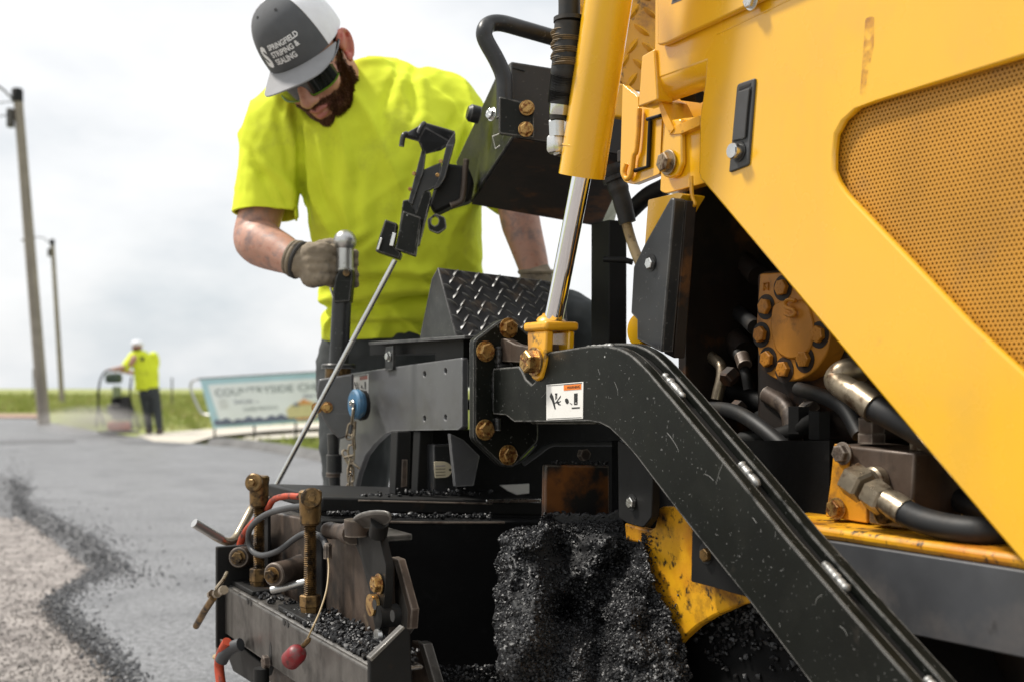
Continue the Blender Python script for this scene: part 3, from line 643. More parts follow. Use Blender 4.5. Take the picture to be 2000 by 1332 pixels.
# ---- control console --------------------------------------------------------------------
a, b, c, d = D(998, 121, 2.02), D(1240, 160, 2.05), D(1232, 306, 2.05), D(1001, 268, 2.02)
g, h, i_, e_ = D(917, 396, 2.3), D(1172, 440, 2.36), D(890, 318, 2.34), D(971, 146, 2.2)
b2, h2 = D(1245, 175, 2.35), D(1200, 436, 2.45)
con = obj('control_console', [a, b, c, d, g, h, i_, e_, b2, h2], [(0, 1, 2, 3), (0, 3, 4, 6, 7), (3, 2, 5, 4), (7, 8, 1, 0), (7, 6, 9, 8), (6, 4, 5, 9), (1, 8, 9, 5, 2)], satin, pav, .002)
tag(con, 'black operator console with bent tube handrail')
obj('underside_shade', *prism([d+Vector((.004, -.002, -.003)), c+Vector((0, -.002, -.003)), h+Vector((0, -.003, -.004)), g+Vector((.004, -.003, -.004))], Vector((0, .002, .001))), shade_grime, con)  # dark sheet laid on to paint the shadow under the console
slab('slot', [(1001, 130), (1025, 136), (1025, 139), (1001, 133)], ('Y', 2.0185), .002, ink_shade, con, 0)
hr = tube('handrail', [D(985, 232, 2.0), D(985, 185, 2.0), D(983, 150, 2.0), D(970, 118, 2.0), D(949, 80, 2.0), D(946, 62, 2.0), D(955, 49, 2.01), D(978, 46, 2.02), D(1020, 57, 2.05), D(1110, 83, 2.1)], .0147, satin, con, 20, sm=6)
slab('rail_plate', rnd([(974, 188), (1044, 205), (1044, 271), (974, 262)], 6), ('Y', 1.985), .012, black, con, .003)
for x, y in ((1029, 211), (1027, 253)): bolt(D(x, y, 1.979), (0, -1, 0), .0105, brass, con, h=.6)
lathe('round_knob', D(936, 226, 2.2), (-1, -.3, .2), [(0, .017), (.018, .017), (.024, .012)], satin, con)
bolt(D(960, 224, 2.08), Vector((-.8, -.6, .1)), .010, steel, con)
# decal outline and little text marks on the console side
sidep = [D(966, 268, 2.128), D(988, 259, 2.088), D(986, 282, 2.098), D(972, 292, 2.128)]
tube('decal_outline', [p+Vector((-.003, -.003, 0)) for p in rnd3] if False else [p+Vector((-.004, -.004, 0)) for p in sidep], .0009, whitep, con, 6, closed=True)
# post under the console
pc = D(1190, 440, 2.12); pu = uvw(pc)
mbox('console_post', pu[0]-.062, pu[0], pu[1]-.04, pu[1], D(1190, 672, 2.12).z, pc.z+.01, dark, con, .002)
tube('post_pin', [D(1180, 507, 2.1), D(1222, 509, 2.08), D(1236, 513, 2.08)], .0055, dark, con, 12)
tube('cable_boot', [D(1192, 325, 2.0), D(1203, 356, 2.0), D(1213, 385, 2.0), D(1226, 436, 2.0)], [.021, .0205, .0165, .0175, .0185, .0165, .0165, .0155, .015], rubber, con, 18, sm=5)
lathe('boot_ring', D(1201, 348, 2.0), D(1192, 325, 2.0)-D(1203, 356, 2.0), [(-.005, .0225), (.002, .0225), (.003, .02)], rubber, con)
tube('cable', [D(1222, 430, 2.0), D(1233, 470, 2.0), D(1246, 505, 1.98), D(1262, 540, 1.96)], .009, tanhose, con, 14, sm=5)
tube('dark_pipe', [D(1225, 420, 2.15), D(1262, 385, 2.1), D(1300, 365, 2.05)], .016, dark, con, 14, sm=4)
# ---- tread-plate step -------------------------------------------------------------------
def tread(parent, TL, TR, BR, BL, nr, nc, m, size, th=.006):
    n = (TR-TL).cross(BL-TL).normalized()
    if n.y > 0: n = -n
    pl = obj('tread_plate', *prism([TL, TR, BR, BL], -n*th), m, parent, .001)
    ex = (TR-TL).normalized(); V, F = [], []
    for r in range(nr):
        for c_ in range(nc):
            s = (c_+.5+(.5 if r % 2 else 0))/nc; t = (r+.5)/nr
            if s > .99: continue
            p = TL.lerp(TR, s).lerp(BL.lerp(BR, s), t); an = (R(52) if (r+c_) % 2 else R(-38))
            ey = n.cross(ex); d1 = ex*math.cos(an)+ey*math.sin(an); d2 = n.cross(d1)
            k = len(V); L_, w_, h_ = size, size*.34, size*.36
            V += [p-d1*L_, p+d1*L_]
            for q in (-.55, 0, .55): V += [p+d1*L_*q+d2*w_*(1-q*q*.7), p+d1*L_*q+n*h_*(1-q*q*.6), p+d1*L_*q-d2*w_*(1-q*q*.7)]
            F += [(k, k+2, k+3), (k, k+3, k+4), (k+2, k+5, k+6, k+3), (k+3, k+6, k+7, k+4), (k+5, k+8, k+9, k+6), (k+6, k+9, k+10, k+7), (k+8, k+1, k+9), (k+9, k+1, k+10)]
    obj('tread_relief', V, F, m, pl, 0, 60, fix=False)
    return pl
treadm = mat('worn_black_tread_plate', (.022, .022, .023), .42, var=.2, vs=20, dirt=[((.085, .06, .04), .55, .7, 24)], edge=((.25, .24, .22), .5), rvar=.1, bump=(200, .2, .001))
stp = tread(pav, T(856, 523, -.22), T(1100, 553, -.22), T(1112, 660, -.14), T(892, 660, -.14), 9, 12, treadm, .0125)
tag(stp, 'black diamond tread step')
obj('step_side', *prism([T(855, 523, -.22), T(891, 660, -.14), T(818, 668, -.34), T(843, 545, -.25)], -NV*.004), satin, stp, .001)

# ---- gusset, yellow brackets and side panels of the tractor ------------------------------
gus = slab('support_gusset', [(1310, 386), (1317, 389), (1292, 688), (1244, 664), (1244, 625), (1232, 612), (1237, 522), (1259, 477)], ('A', -.075), .021, satin, pav, .002)
lathe('bolt_recess_shade', A(1271, 514, -.0745), NV, [(0, .0125), (.0006, .0125)], ink_shade, gus); bolt(A(1272, 515, -.073), NV, .0085, steel, gus, washer=False)  # flat black disc paints the shade of the recess
ybk = slab('yellow_bracket', rnd([(1266, 391), (1325, 377), (1334, 380), (1322, 400), (1290, 460), (1258, 500)], 3), ('A', -.1), .04, yellow, pav, .003)
lathe('yellow_boss', A(1244, 645, -.1), NV, [(-.03, .024), (0, .024), (.002, .022)], yellow, ybk)
tube('bracket_hook', [A(1350, 345, -.115), A(1352, 385, -.115), A(1358, 400, -.115), A(1345, 405, -.115)], .003, yellow_old, ybk, 8, sm=3)
wp_px = [(2420, -24), (2420, 1130), (2000, 727), (1900, 636), (1672, 398), (1652, 377), (1637, 355), (1628, 332), (1628, 300), (1632, 264), (1648, 235), (1675, 211), (1720, 195), (2000, 111)]
pan_px = [(1279, -140), (2460, -420), (2460, 1640), (2000, 1103), (1800, 866), (1553, 571), (1374, 358), (1367, 350), (1364, 338), (1366, 233), (1376, 163), (1379, 121), (1278, 158), (1277, 120)]
pan = slab('side_panel', pan_px, ('A', -.12), .011, yellow, pav, .0035, holes=[wp_px])
tag(pan, 'large yellow engine side panel with perforated grille')
rubm = mat('brown_rub_mark', (.5, .25, .07), .6, var=.1); _n = rubm.node_tree; _b = _n.nodes['Principled BSDF']
_g = _n.nodes.new('ShaderNodeNewGeometry'); _z = _n.nodes.new('ShaderNodeTexNoise'); _z.inputs['Scale'].default_value = 60; _n.links.new(_g.outputs['Position'], _z.inputs['Vector'])
_r = _n.nodes.new('ShaderNodeMapRange'); _r.inputs['From Min'].default_value = .35; _r.inputs['From Max'].default_value = .75; _r.inputs['To Max'].default_value = .6; _n.links.new(_z.outputs['Fac'], _r.inputs['Value']); _n.links.new(_r.outputs['Result'], _b.inputs['Alpha'])
slab('rub_mark', rnd([(1690, 36), (1707, 32), (1706, 90), (1694, 150), (1688, 186), (1679, 188), (1684, 120)], 6), ('A', -.1195), .0004, rubm, pan, 0)
tube('pressed_line', [A(1400, 68, -.1199), A(1560, -8, -.1199)], .0009, yellow, pan, 6)
# perforated sheet
def perf(parent, plane_v, x0, x1, y0, y1, pitch, m, poly):
    from mathutils.geometry import intersect_point_tri_2d
    def inside(x, y):
        c_ = False; n = len(poly); j = n-1
        for i in range(n):
            xi, yi = poly[i]; xj, yj = poly[j]
            if (yi > y) != (yj > y) and x < (xj-xi)*(y-yi)/(yj-yi)+xi: c_ = not c_
            j = i
        return c_
    V, F = [], []; idx = {}
    us = [uvw(A(x, y, plane_v)) for x in (x0, x1) for y in (y0, y1)]
    u0, u1 = min(q[0] for q in us), max(q[0] for q in us); w0, w1 = min(q[2] for q in us), max(q[2] for q in us)
    cx = sum(p[0] for p in poly)/len(poly); cy = sum(p[1] for p in poly)/len(poly)
    ph = pitch*.866; rr = pitch*.3; row = 0; w = w0
    hexr = pitch/math.sqrt(3)
    while w < w1:
        u = u0+(pitch/2 if row % 2 else 0)
        while u < u1:
            P = Mw(u, plane_v, w); px = 1000+P.x/P.y*FPX; py = HZ-(P.z-CH)/P.y*FPX
            k = 1.04
            if inside(cx+(px-cx)/k, cy+(py-cy)/k) and px < 2440:
                b0 = len(V)
                for q in range(6): t = math.pi/6+q*math.pi/3; V.append(Mw(u+hexr*math.cos(t), plane_v, w+hexr*math.sin(t)))
                for q in range(6): t = math.pi/6+q*math.pi/3; V.append(Mw(u+rr*math.cos(t), plane_v, w+rr*math.sin(t)))
                for q in range(6): t = math.pi/6+q*math.pi/3; V.append(Mw(u+rr*math.cos(t), plane_v-.0018, w+rr*math.sin(t)))
                for q in range(6):
                    z = (q+1) % 6; F.append((b0+q, b0+z, b0+6+z, b0+6+q)); F.append((b0+6+q, b0+6+z, b0+12+z, b0+12+q))
            u += pitch
        w += ph; row += 1
    return obj('perforated_grille', V, F, m, parent, 0, 50, fix=False)
grm = mat('dusty_orange_grille_paint', (.5, .23, .018), .5, var=.12, vs=8, dirt=[((.3, .16, .05), .52, .75, 7)], bump=(150, .1, .001))
perf(pan, -.1335, 1600, 2440, -40, 1180, .0056, grm, wp_px)
slab('grille_shade_sheet', [(1600, 120), (2440, -60), (2440, 1180), (1900, 720), (1600, 420)], ('A', -.19), .01, shade_grime, pan, 0)  # dark sheet stands in for the shaded cavity behind the holes
# hood door above
hd = slab('hood_door', rnd([(1283, -140), (2300, -470), (2300, -365), (1476, 4), (1300, 86), (1284, 90)], [0, 0, 0, 0, 0, 6]), ('A', -.108), .0115, yellow, pav, .0025)
bolt(A(1467, 3, -.107), NV, .0095, steel, hd)
slab('emblem', [(1316, -12), (1334, -14), (1331, 1), (1311, 9)], ('A', -.1075), .001, satin, hd, 0)
# folded lip under the hood corner
def lip():
    P0, P1 = uvw(A(1279, 150, -.12)), uvw(A(1379, 112, -.12)); V, F = [], []; n = 9
    for k in range(n):
        t = k/(n-1)*math.pi/2; dv, dw = -.03*(1-math.cos(t)), -.034*math.sin(t)
        for q in (P0, P1): V.append(Mw(q[0], -.1205+dv, q[2]+dw))
    m_ = len(V)
    for k in range(n):
        t = k/(n-1)*math.pi/2; dv, dw = -.026*(1-math.cos(t))-.004, -.03*math.sin(t)
        for q in (P0, P1): V.append(Mw(q[0], -.1205+dv, q[2]+dw))
    for k in range(n-1):
        F += [(2*k, 2*k+1, 2*k+3, 2*k+2), (m_+2*k, m_+2*k+2, m_+2*k+3, m_+2*k+1), (2*k, 2*k+2, m_+2*k+2, m_+2*k), (2*k+1, m_+2*k+1, m_+2*k+3, 2*k+3)]
    F += [(2*n-2, 2*n-1, m_+2*n-1, m_+2*n-2), (0, m_, m_+1, 1)]
    return obj('folded_lip', V, F, yellow, pan, 0, 50)
lip()
slab('recess_flange', rnd([(1282, 190), (1290, 196), (1316, 252), (1308, 262), (1296, 240)], 2), ('A', -.128), .05, yellow_old, pan, .002)
slab('recess_flange', rnd([(1310, 250), (1366, 226), (1366, 246), (1330, 262), (1306, 264)], 2), ('A', -.13), .05, yellow_old, pan, .002)
slab('recess_back', [(1275, 110), (1420, 90), (1420, 262), (1275, 262)], ('A', -.2), .008, yellow_old, pan, .001)
tube('recess_pin', [A(1335, 186, -.17), A(1368, 190, -.17)], .009, dark, pan, 12)
# bolted strap and hinge plates left of the panel
bs = slab('bolted_bracket', rnd([(1296, 236), (1368, 228), (1376, 358), (1300, 379), (1289, 374)], [2, 2, 2, 8, 4]), ('A', -.142), .02, yellow, pav, .003)
slab('strap', rnd([(1298, 236), (1330, 232), (1331, 320), (1322, 342), (1308, 349), (1296, 346), (1290, 330)], 5), ('A', -.132), .0095, yellow, bs, .0025)
bolt(A(1303, 318, -.127), NV, .0145, fitting, bs)
hb = slab('hinge_block', rnd([(1253, 110), (1278, 96), (1284, 196), (1246, 210)], 4), ('A', -.115), .03, yellow, pav, .003)
lp = slab('latch_plate', rnd([(1216, 165), (1246, 190), (1247, 211), (1294, 200), (1288, 340), (1236, 361), (1219, 356), (1211, 340)], [3, 3, 1, 1, 4, 4, 7, 7]), ('A', -.155), .012, yellow, hb, .003)
tube('latch_wire', [A(1249, 213, -.148), A(1247, 255, -.148), A(1243, 295, -.148), A(1238, 305, -.148), A(1233, 340, -.148), A(1224, 350, -.148), A(1219, 338, -.148), A(1224, 320, -.148)], .0042, yellow_old, hb, 10, sm=4)
tube('latch_frame', [A(1264, 234, -.151), A(1292, 226, -.151)], .003, dark, hb, 8)
tube('latch_frame', [A(1270, 236, -.151), A(1266, 326, -.151), A(1240, 334, -.151)], .0035, dark, hb, 8)
# door latch
la = slab('door_latch', rnd([(1439, 165), (1474, 153), (1461, 323), (1423, 338)], [7, 4, 5, 4]), ('A', -.1165), .006, greyrub, pan, .002)
slab('latch_slot', [(1444, 171), (1466, 163), (1465, 168), (1443, 177)], ('A', -.1158), .001, ink_shade, la, 0)
slab('latch_slot', [(1464, 172), (1468, 170), (1459, 268), (1455, 270)], ('A', -.1158), .001, ink_shade, la, 0)
slab('paddle', rnd([(1441, 180), (1463, 173), (1458, 220), (1454, 270), (1430, 276)], 2), ('A', -.113), .003, greyrub, la, .0015)
slab('latch_slot', [(1431, 275), (1455, 269), (1455, 272), (1431, 278)], ('A', -.1157), .001, ink_shade, la, 0)
lathe('lock_cup', A(1443, 297, -.1157), NV, [(0, .0135), (.001, .0135)], ink_shade, la)
lathe('lock_barrel', A(1443, 297, -.116), NV, [(0, .0105), (.012, .0105), (.0135, .0095)], steel, la)
slab('key_slot', [(1436, 288), (1438, 288), (1438, 298), (1436, 298)], ('A', -.1018), .0005, ink_shade, la, 0)
# yellow tread wall behind the cylinder
yt = tread(pav, D(1118, -60, 1.99), D(1292, -60, 2.01), D(1282, 186, 2.01), D(1118, 150, 1.99), 7, 5, yellow_old, .018)
slab('wall_bracket', [(1190, 160), (1222, 165), (1222, 232), (1186, 225)], ('Y', 1.93), .02, yellow, yt, .003)

# ---- engine bay --------------------------------------------------------------------------
uB0 = uvw(A(1336, 500, -.1))[0]
bay = mbox('engine_bay', .13, uB0+1.4, -.62, -.6, .3, 1.5, shade_grime, pav)  # enclosing dark walls and ceiling added to keep the bay black
mbox('bay_wall', .13, .15, -.6, -.3, .35, 1.25, shade_grime, bay)
mbox('bay_ceiling', .15, uB0+1.4, -.6, -.16, 1.24, 1.26, shade_grime, bay)
mbox('bay_floor', .15, uB0+1.4, -.6, -.33, .47, .48, shade_grime, bay)
slab('bay_edge', [(1318, 392), (1340, 392), (1316, 700), (1296, 690)], ('A', -.1), .02, shade_grime, bay, .002)
# pump cover
pc_px = rnd([(1484, 535), (1560, 530), (1610, 560), (1622, 640), (1617, 688), (1590, 727), (1553, 745), (1518, 743), (1493, 727), (1480, 690), (1477, 630)], [3, 8, 20, 20, 20, 20, 14, 14, 14, 14, 8])
pmp = slab('pump_cover', pc_px, ('A', -.30), .035, orange, pav, .004)
tag(pmp, 'orange gear pump cover ringed by bolts')
slab('pump_boss', rnd([(1508, 590), (1575, 585), (1590, 640), (1580, 690), (1545, 705), (1515, 690), (1503, 640)], 18), ('A', -.296), .006, orange, pmp, .003)
for x, y in ((1528, 562), (1495, 599), (1486, 653), (1499, 701), (1531, 721), (1571, 701), (1599, 653)):
    lathe('bolt_recess_shade', A(x+1, y+1, -.2995), NV, [(0, .0195), (.0006, .0195)], shade_grime, pmp); bolt(A(x+1, y, -.2985), NV, .0125, orange, pmp, washer=False, h=.6)  # flat dark discs paint the recess shade round the bolts
S_P = [(1554, 588), (1540, 586), (1533, 594), (1538, 602), (1550, 606), (1552, 614), (1544, 618), (1533, 613)]
tube('cast_letter', [A(x, y, -.289) for x, y in S_P], .003, orange, pmp, 8, sm=3)
tube('cast_mark', [A(x, y, -.299) for x, y in ((1491, 568), (1492, 553), (1500, 553), (1500, 566), (1493, 562))], .0018, orange, pmp, 6)
mbox('pump_body', uvw(A(1480, 600, -.34))[0], uvw(A(1620, 600, -.34))[0]+.05, -.55, -.335, 1.0-.2, 1.06, shade_grime, pmp, .01)
# manifold block on the shelf
mf = slab('valve_block', [(1629, 867), (1787, 884), (1780, 1026), (1690, 1018), (1640, 1000)], ('A', -.2), .09, rust, pav, .003)
slab('block_bracket', rnd([(1629, 866), (1656, 869), (1653, 930), (1672, 965), (1692, 990), (1693, 1021), (1612, 1008), (1622, 940)], [2, 6, 10, 10, 10, 4, 3, 3]), ('A', -.194), .006, mat('half_rusted_yellow_paint', (.62, .27, .012), .45, var=.1, dirt=[((.09, .045, .025), .46, .58, 12)], bump=(150, .2, .001)), mf, .002)
bolt(A(1645, 885, -.19), NV, .0115, rust, mf); bolt(A(1633, 993, -.19), NV, .0115, brass, mf)
n1_, n2_ = A(1672, 940, -.15), A(1712, 968, -.15)
lathe('hex_fitting', n1_, n2_-n1_, [(-.012, .018), (-.009, .0215), (.014, .0215), (.017, .018)], fitting, mf, 6)
lathe('hex_fitting', n1_.lerp(n2_, .78), n2_-n1_, [(-.004, .017), (0, .0195), (.02, .0195), (.023, .016)], fitting, mf, 6)
tube('hose_stem', [A(1705, 962, -.15), A(1745, 985, -.15), A(1768, 1000, -.15)], [.011, .0125, .0165, .0165, .0165, .0165], fitting, mf, 18)
tube('thick_hose', [A(1764, 998, -.15), A(1800, 1015, -.155), A(1860, 1030, -.165), A(1930, 1036, -.18), A(2010, 1030, -.22), A(2200, 1000, -.3)], .0155, rubber, mf, 18, sm=5)
lathe('block_port', A(1715, 940, -.199), NV, [(0, .019), (.012, .019), (.014, .016)], fitting, mf, 20)
slab('port_flange', rnd([(1697, 985), (1770, 992), (1765, 1032), (1697, 1022)], 6), ('A', -.185), .02, fitting, mf, .002)
lathe('port_plug', A(1730, 1003, -.184), NV, [(0, .012), (.008, .012), (.01, .009)], oldbrass, mf)
lathe('hex_fitting', A(1702, 865, -.23), UP, [(0, .019), (.012, .019), (.0125, .017), (.015, .0185), (.032, .0185), (.034, .015)], rust, mf, 6)
mbox('block_lug', uvw(A(1775, 870, -.22))[0], uvw(A(1800, 870, -.22))[0], -.25, -.22, A(1775, 880, -.22).z, A(1775, 832, -.22).z, fitting, mf)
# upper elbow hose
el = tube('elbow_hose', [A(1685, 722, -.24), A(1665, 722, -.225), A(1645, 728, -.215), A(1634, 741, -.21), A(1645, 754, -.205), A(1668, 768, -.2), A(1700, 790, -.2)], .0165, fitting, pav, 20, sm=6)
tube('hose_ferrule', [A(1672, 768, -.2), A(1712, 797, -.2)], [.0185, .0205, .0205, .0205], fitting, el, 20)
tube('hose_run', [A(1710, 796, -.2), A(1760, 822, -.2), A(1840, 868, -.21), A(1960, 930, -.25)], .0175, rubber, el, 20, sm=4)
# vague pipework deep in the bay
for P, r, m_ in (([A(1345, 640, -.45), A(1420, 655, -.42), A(1455, 690, -.4)], .022, shade_grime), ([A(1440, 690, -.35), A(1455, 725, -.33), A(1462, 760, -.33)], .008, dark), ([A(1340, 720, -.4), A(1420, 760, -.4), A(1500, 790, -.4)], .016, dark), ([A(1360, 470, -.5), A(1400, 560, -.5), A(1380, 640, -.5)], .012, shade_grime), ([A(1450, 860, -.3), A(1530, 850, -.3), A(1600, 820, -.3)], .014, dark), ([A(1480, 980, -.3), A(1600, 985, -.3)], .01, dark)):
    tube('bay_pipe', P, r, m_, bay, 12, sm=4)
lathe('bay_fitting', A(1452, 705, -.33), A(1440, 690, -.35)-A(1462, 760, -.33), [(-.01, .012), (.012, .012)], rust, bay, 12)
for x, y in ((1540, 880), (1600, 830), (1560, 820)): lathe('bay_fitting', A(x, y, -.3), UP, [(-.02, .017), (.02, .017)], dark, bay, 6)
for P, r, m_ in (([A(1350, 560, -.5), A(1400, 600, -.45), A(1440, 610, -.42), A(1475, 640, -.36)], .013, rubber), ([A(1345, 800, -.32), A(1420, 800, -.3), A(1480, 830, -.28), A(1560, 900, -.28), A(1610, 960, -.28)], .012, rubber), ([A(1360, 840, -.36), A(1440, 870, -.34), A(1540, 930, -.33)], .009, rubber), ([A(1560, 760, -.3), A(1610, 775, -.28), A(1650, 800, -.27), A(1680, 850, -.26)], .011, rubber), ([A(1500, 770, -.34), A(1540, 800, -.33), A(1550, 860, -.32)], .015, rust), ([A(1350, 430, -.45), A(1420, 480, -.45), A(1480, 540, -.42)], .018, shade_grime), ([A(1380, 690, -.36), A(1410, 720, -.35), A(1400, 780, -.34)], .01, fitting), ([A(1830, 940, -.3), A(1880, 980, -.28), A(1960, 1010, -.27)], .014, rubber)):
    tube('bay_hose', P, r, m_, bay, 12, sm=5)
for x, y, m_ in ((1425, 735, shade_grime), (1580, 800, rust), (1490, 850, oldbrass), (1860, 985, fitting), (1440, 800, shade_grime)): lathe('bay_clamp', A(x, y, -.32), Vector((.5, .3, .4)), [(-.012, .012), (-.009, .0145), (.009, .0145), (.012, .012)], m_, bay, 6)
mbox('bay_casting', uvw(A(1345, 620, -.5))[0], uvw(A(1400, 620, -.5))[0], -.58, -.47, A(1370, 690, -.5).z, A(1370, 560, -.5).z, shade_grime, bay, .015)
mbox('bay_casting', uvw(A(1500, 860, -.42))[0], uvw(A(1590, 860, -.42))[0], -.5, -.38, A(1550, 960, -.42).z, A(1550, 800, -.42).z, dark, bay, .012)
mbox('bay_block', uvw(A(1400, 700, -.45))[0], uvw(A(1440, 700, -.45))[0], -.5, -.4, A(1400, 780, -.45).z, A(1400, 700, -.45).z, orange, bay, .01)

# ---- lower frame: yellow shelf, grey skirt, yellow auger housing -------------------------
shf = slab('frame_rail', [(1480, 1012), (1600, 1027), (2000, 1084), (2500, 1155), (2500, 1195), (2000, 1113), (1637, 1057), (1480, 1036)], ('A', -.14), .02, yellow_dirty, pav, .006)
tag(shf, 'yellow frame rail stained with tar')
uq0, uq1 = uvw(A(1480, 1012, -.14)), uvw(A(2500, 1155, -.14))
obj('rail_top', *prism([Mw(uq0[0], -.142, uq0[2]-.001), Mw(uq1[0], -.142, uq1[2]-.001), Mw(uq1[0], -.4, uq1[2]+.012), Mw(uq0[0], -.4, uq0[2]+.012)], UP*-.01), yellow_dirty, shf, .001)
sk = slab('side_skirt', [(1500, 1040), (1637, 1058), (2000, 1114), (2500, 1197), (2500, 1410), (2000, 1285), (1807, 1245), (1500, 1180)], ('A', -.135), .012, mat('dull_grey_painted_steel', (.055, .057, .062), .42, var=.2, vs=9, dirt=[((.11, .1, .095), .5, .75, 8), ((.015, .014, .013), .6, .75, 11)], rvar=.1, bump=(120, .12, .001)), pav, .002)
tag(sk, 'dull grey lower side skirt')
ah = slab('auger_housing', [(1219, 1020), (1250, 1030), (1270, 1034), (1279, 1028), (1285, 992), (1296, 988), (1322, 990), (1480, 1060), (1480, 1172), (1440, 1182), (1391, 1204), (1360, 1223), (1330, 1250), (1303, 1284), (1275, 1240), (1254, 1150), (1253, 1060), (1222, 1055)], ('A', -.085), .015, yellow_dirty, pav, .003)
tag(ah, 'tar-splashed yellow auger housing plate')
br = slab('arm_bracket', rnd([(1206, 858), (1244, 880), (1275, 925), (1272, 1010), (1256, 1030), (1226, 1022), (1208, 1010)], 5), ('A', -.054), .014, dark, pav, .002)
lathe('bolt_recess_shade', A(1234, 980, -.0535), NV, [(0, .012), (.0006, .012)], ink_shade, br); bolt(A(1235, 981, -.052), NV, .0085, steel, br, washer=False)
br2 = slab('arm_bracket', rnd([(1352, 1035), (1420, 1080), (1480, 1170), (1440, 1160), (1390, 1145), (1350, 1135)], 4), ('A', -.056), .014, dark, pav, .002)
lathe('bolt_recess_shade', A(1379, 1080, -.0555), NV, [(0, .014), (.0006, .014)], ink_shade, br2); bolt(A(1381, 1083, -.054), NV, .009, oldbrass, br2, washer=False)
# drive wheel in the arch
wc = A(1500, 1420, -.12)
slab('dark_backdrop', [(1195, 860), (1620, 860), (1620, 1520), (1195, 1520)], ('A', -.23), .01, tar_shade, pav, 0)  # added dark panel, hides the bright ground behind the housing
wh = lathe('drive_wheel', wc, -NV, [(0, .1), (.0, .19), (.01, .205), (.03, .212), (.2, .212), (.22, .2), (.22, .1)], tar_shade, pav, 48, ang=40)
mbox('wheel_arch', uvw(A(1300, 1300, -.2))[0], uvw(A(1300, 1300, -.2))[0]+1.2, -.6, -.36, .1, .62, shade_grime, wh)
mbox('undercarriage_floor', uvw(A(1300, 1300, -.2))[0]-.05, uvw(A(1300, 1300, -.2))[0]+1.3, -.6, -.15, -.02, .02, shade_grime, wh)

# ---- screed body and things on it --------------------------------------------------------
us = -.085
sb = slab('screed_body', [(628, 1016), (1110, 1019), (1110, 1480), (628, 1470)], ('T', us), .09, tar_shade, pav, .003)
tag(sb, 'tar-blackened front face of the screed')
slab('screed_beam', [(628, 970), (1110, 980), (1110, 1008), (628, 1000)], ('T', us-.075), .3, dark, sb, .004)
obj('beam_wear_edge', *tubeg([T(700, 977, us-.074), T(860, 981, us-.074), T(960, 983, us-.074)], .0018, 6), rust, sb)
obj('beam_wear_edge', *tubeg([T(700, 1018, us+.001), T(860, 1020, us+.001), T(985, 1020, us+.001)], .0022, 6), rust, sb)
slab('steel_strip', [(950, 975), (1056, 973), (1056, 981), (950, 982)], ('T', us-.07), .004, steel, sb, .001)
slab('void_shade_panel', [(780, 838), (940, 838), (940, 760), (1240, 760), (1235, 1030), (780, 1010)], ('T', -.42), .01, tar_shade, sb, 0)  # added dark backdrop stands in for the shade in the gap
mbox('void_shade_top', -.5, .12, -.5, -.06, .835, .85, tar_shade, sb)  # added lid of the same dark backdrop
for q, m_, uu in (([(776, 842), (803, 842), (800, 966), (772, 966)], dark, -.25), ([(785, 896), (797, 896), (796, 950), (783, 952)], rust, -.249), ([(820, 842), (846, 842), (840, 966), (815, 966)], dark, -.3), ([(847, 868), (890, 868), (893, 965), (848, 965)], satin, -.27)):
    slab('screed_post', q, ('T', uu), .03, m_, sb, .002)
slab('grey_bracket', rnd([(879, 846), (905, 858), (937, 890), (925, 948), (890, 950)], 2), ('T', -.17), .01, sideg, sb, .002)
tg = slab('paper_tag', rnd([(848, 901), (872, 901), (883, 909), (883, 923), (874, 932), (850, 933)], [2, 8, 8, 8, 8, 2]), ('T', -.235), .002, mat('cream_card_tag', (.62, .54, .38), .6, var=.08, dirt=[((.35, .28, .18), .6, .75, 60)]), sb, .0005)
for k in range(4): slab('print', [(851, 909+k*6), (870, 908.5+k*6), (870, 909.7+k*6), (851, 910.2+k*6)], ('T', -.2335), .0008, mat('faded_purple_ink', (.25, .2, .3), .6) if k == 0 else rust, tg, 0)
lathe('tag_hole', T(879, 917, -.2345), LV, [(0, .0025), (.0004, .0025)], ink_shade, tg, 10)
slab('white_plate', [(977, 947), (1034, 944), (1034, 963), (1010, 966), (992, 958)], ('T', -.25), .004, whitep, sb, .001)
tube('green_striped_hose', [T(1003, 902, -.1), T(1022, 888, -.1), T(1040, 869, -.1)], .0042, green, sb, 10)
tube('thin_hose', [T(1022, 905, -.1), T(1050, 885, -.1), T(1075, 868, -.1), T(1110, 866, -.1), T(1200, 866, -.1)], .005, greyrub, sb, 10, sm=4)
tube('thin_hose', [T(990, 906, -.12), T(1015, 898, -.12), T(1045, 865, -.12)], .005, rubber, sb, 10, sm=4)
# auger deflector board
db = slab('deflector_board', rnd([(1066, 907), (1190, 909), (1192, 1120), (1062, 1120)], [5, 3, 0, 0]), ('T', .06), .012, mat('tar_stained_orange_board', (.16, .055, .01), .5, var=.3, vs=14, dirt=[((.01, .009, .008), .43, .56, 13)], edge=((.4, .36, .3), .7), bump=(120, .2, .001)), pav, .002)
for x in (1090, 1125): bolt(T(x+5, 908, .055), UP, .004, dark, db, washer=False)
lathe('board_bolt', T(1137, 887, 0), LV, [(0, .011), (.012, .011)], rust, db, 6)

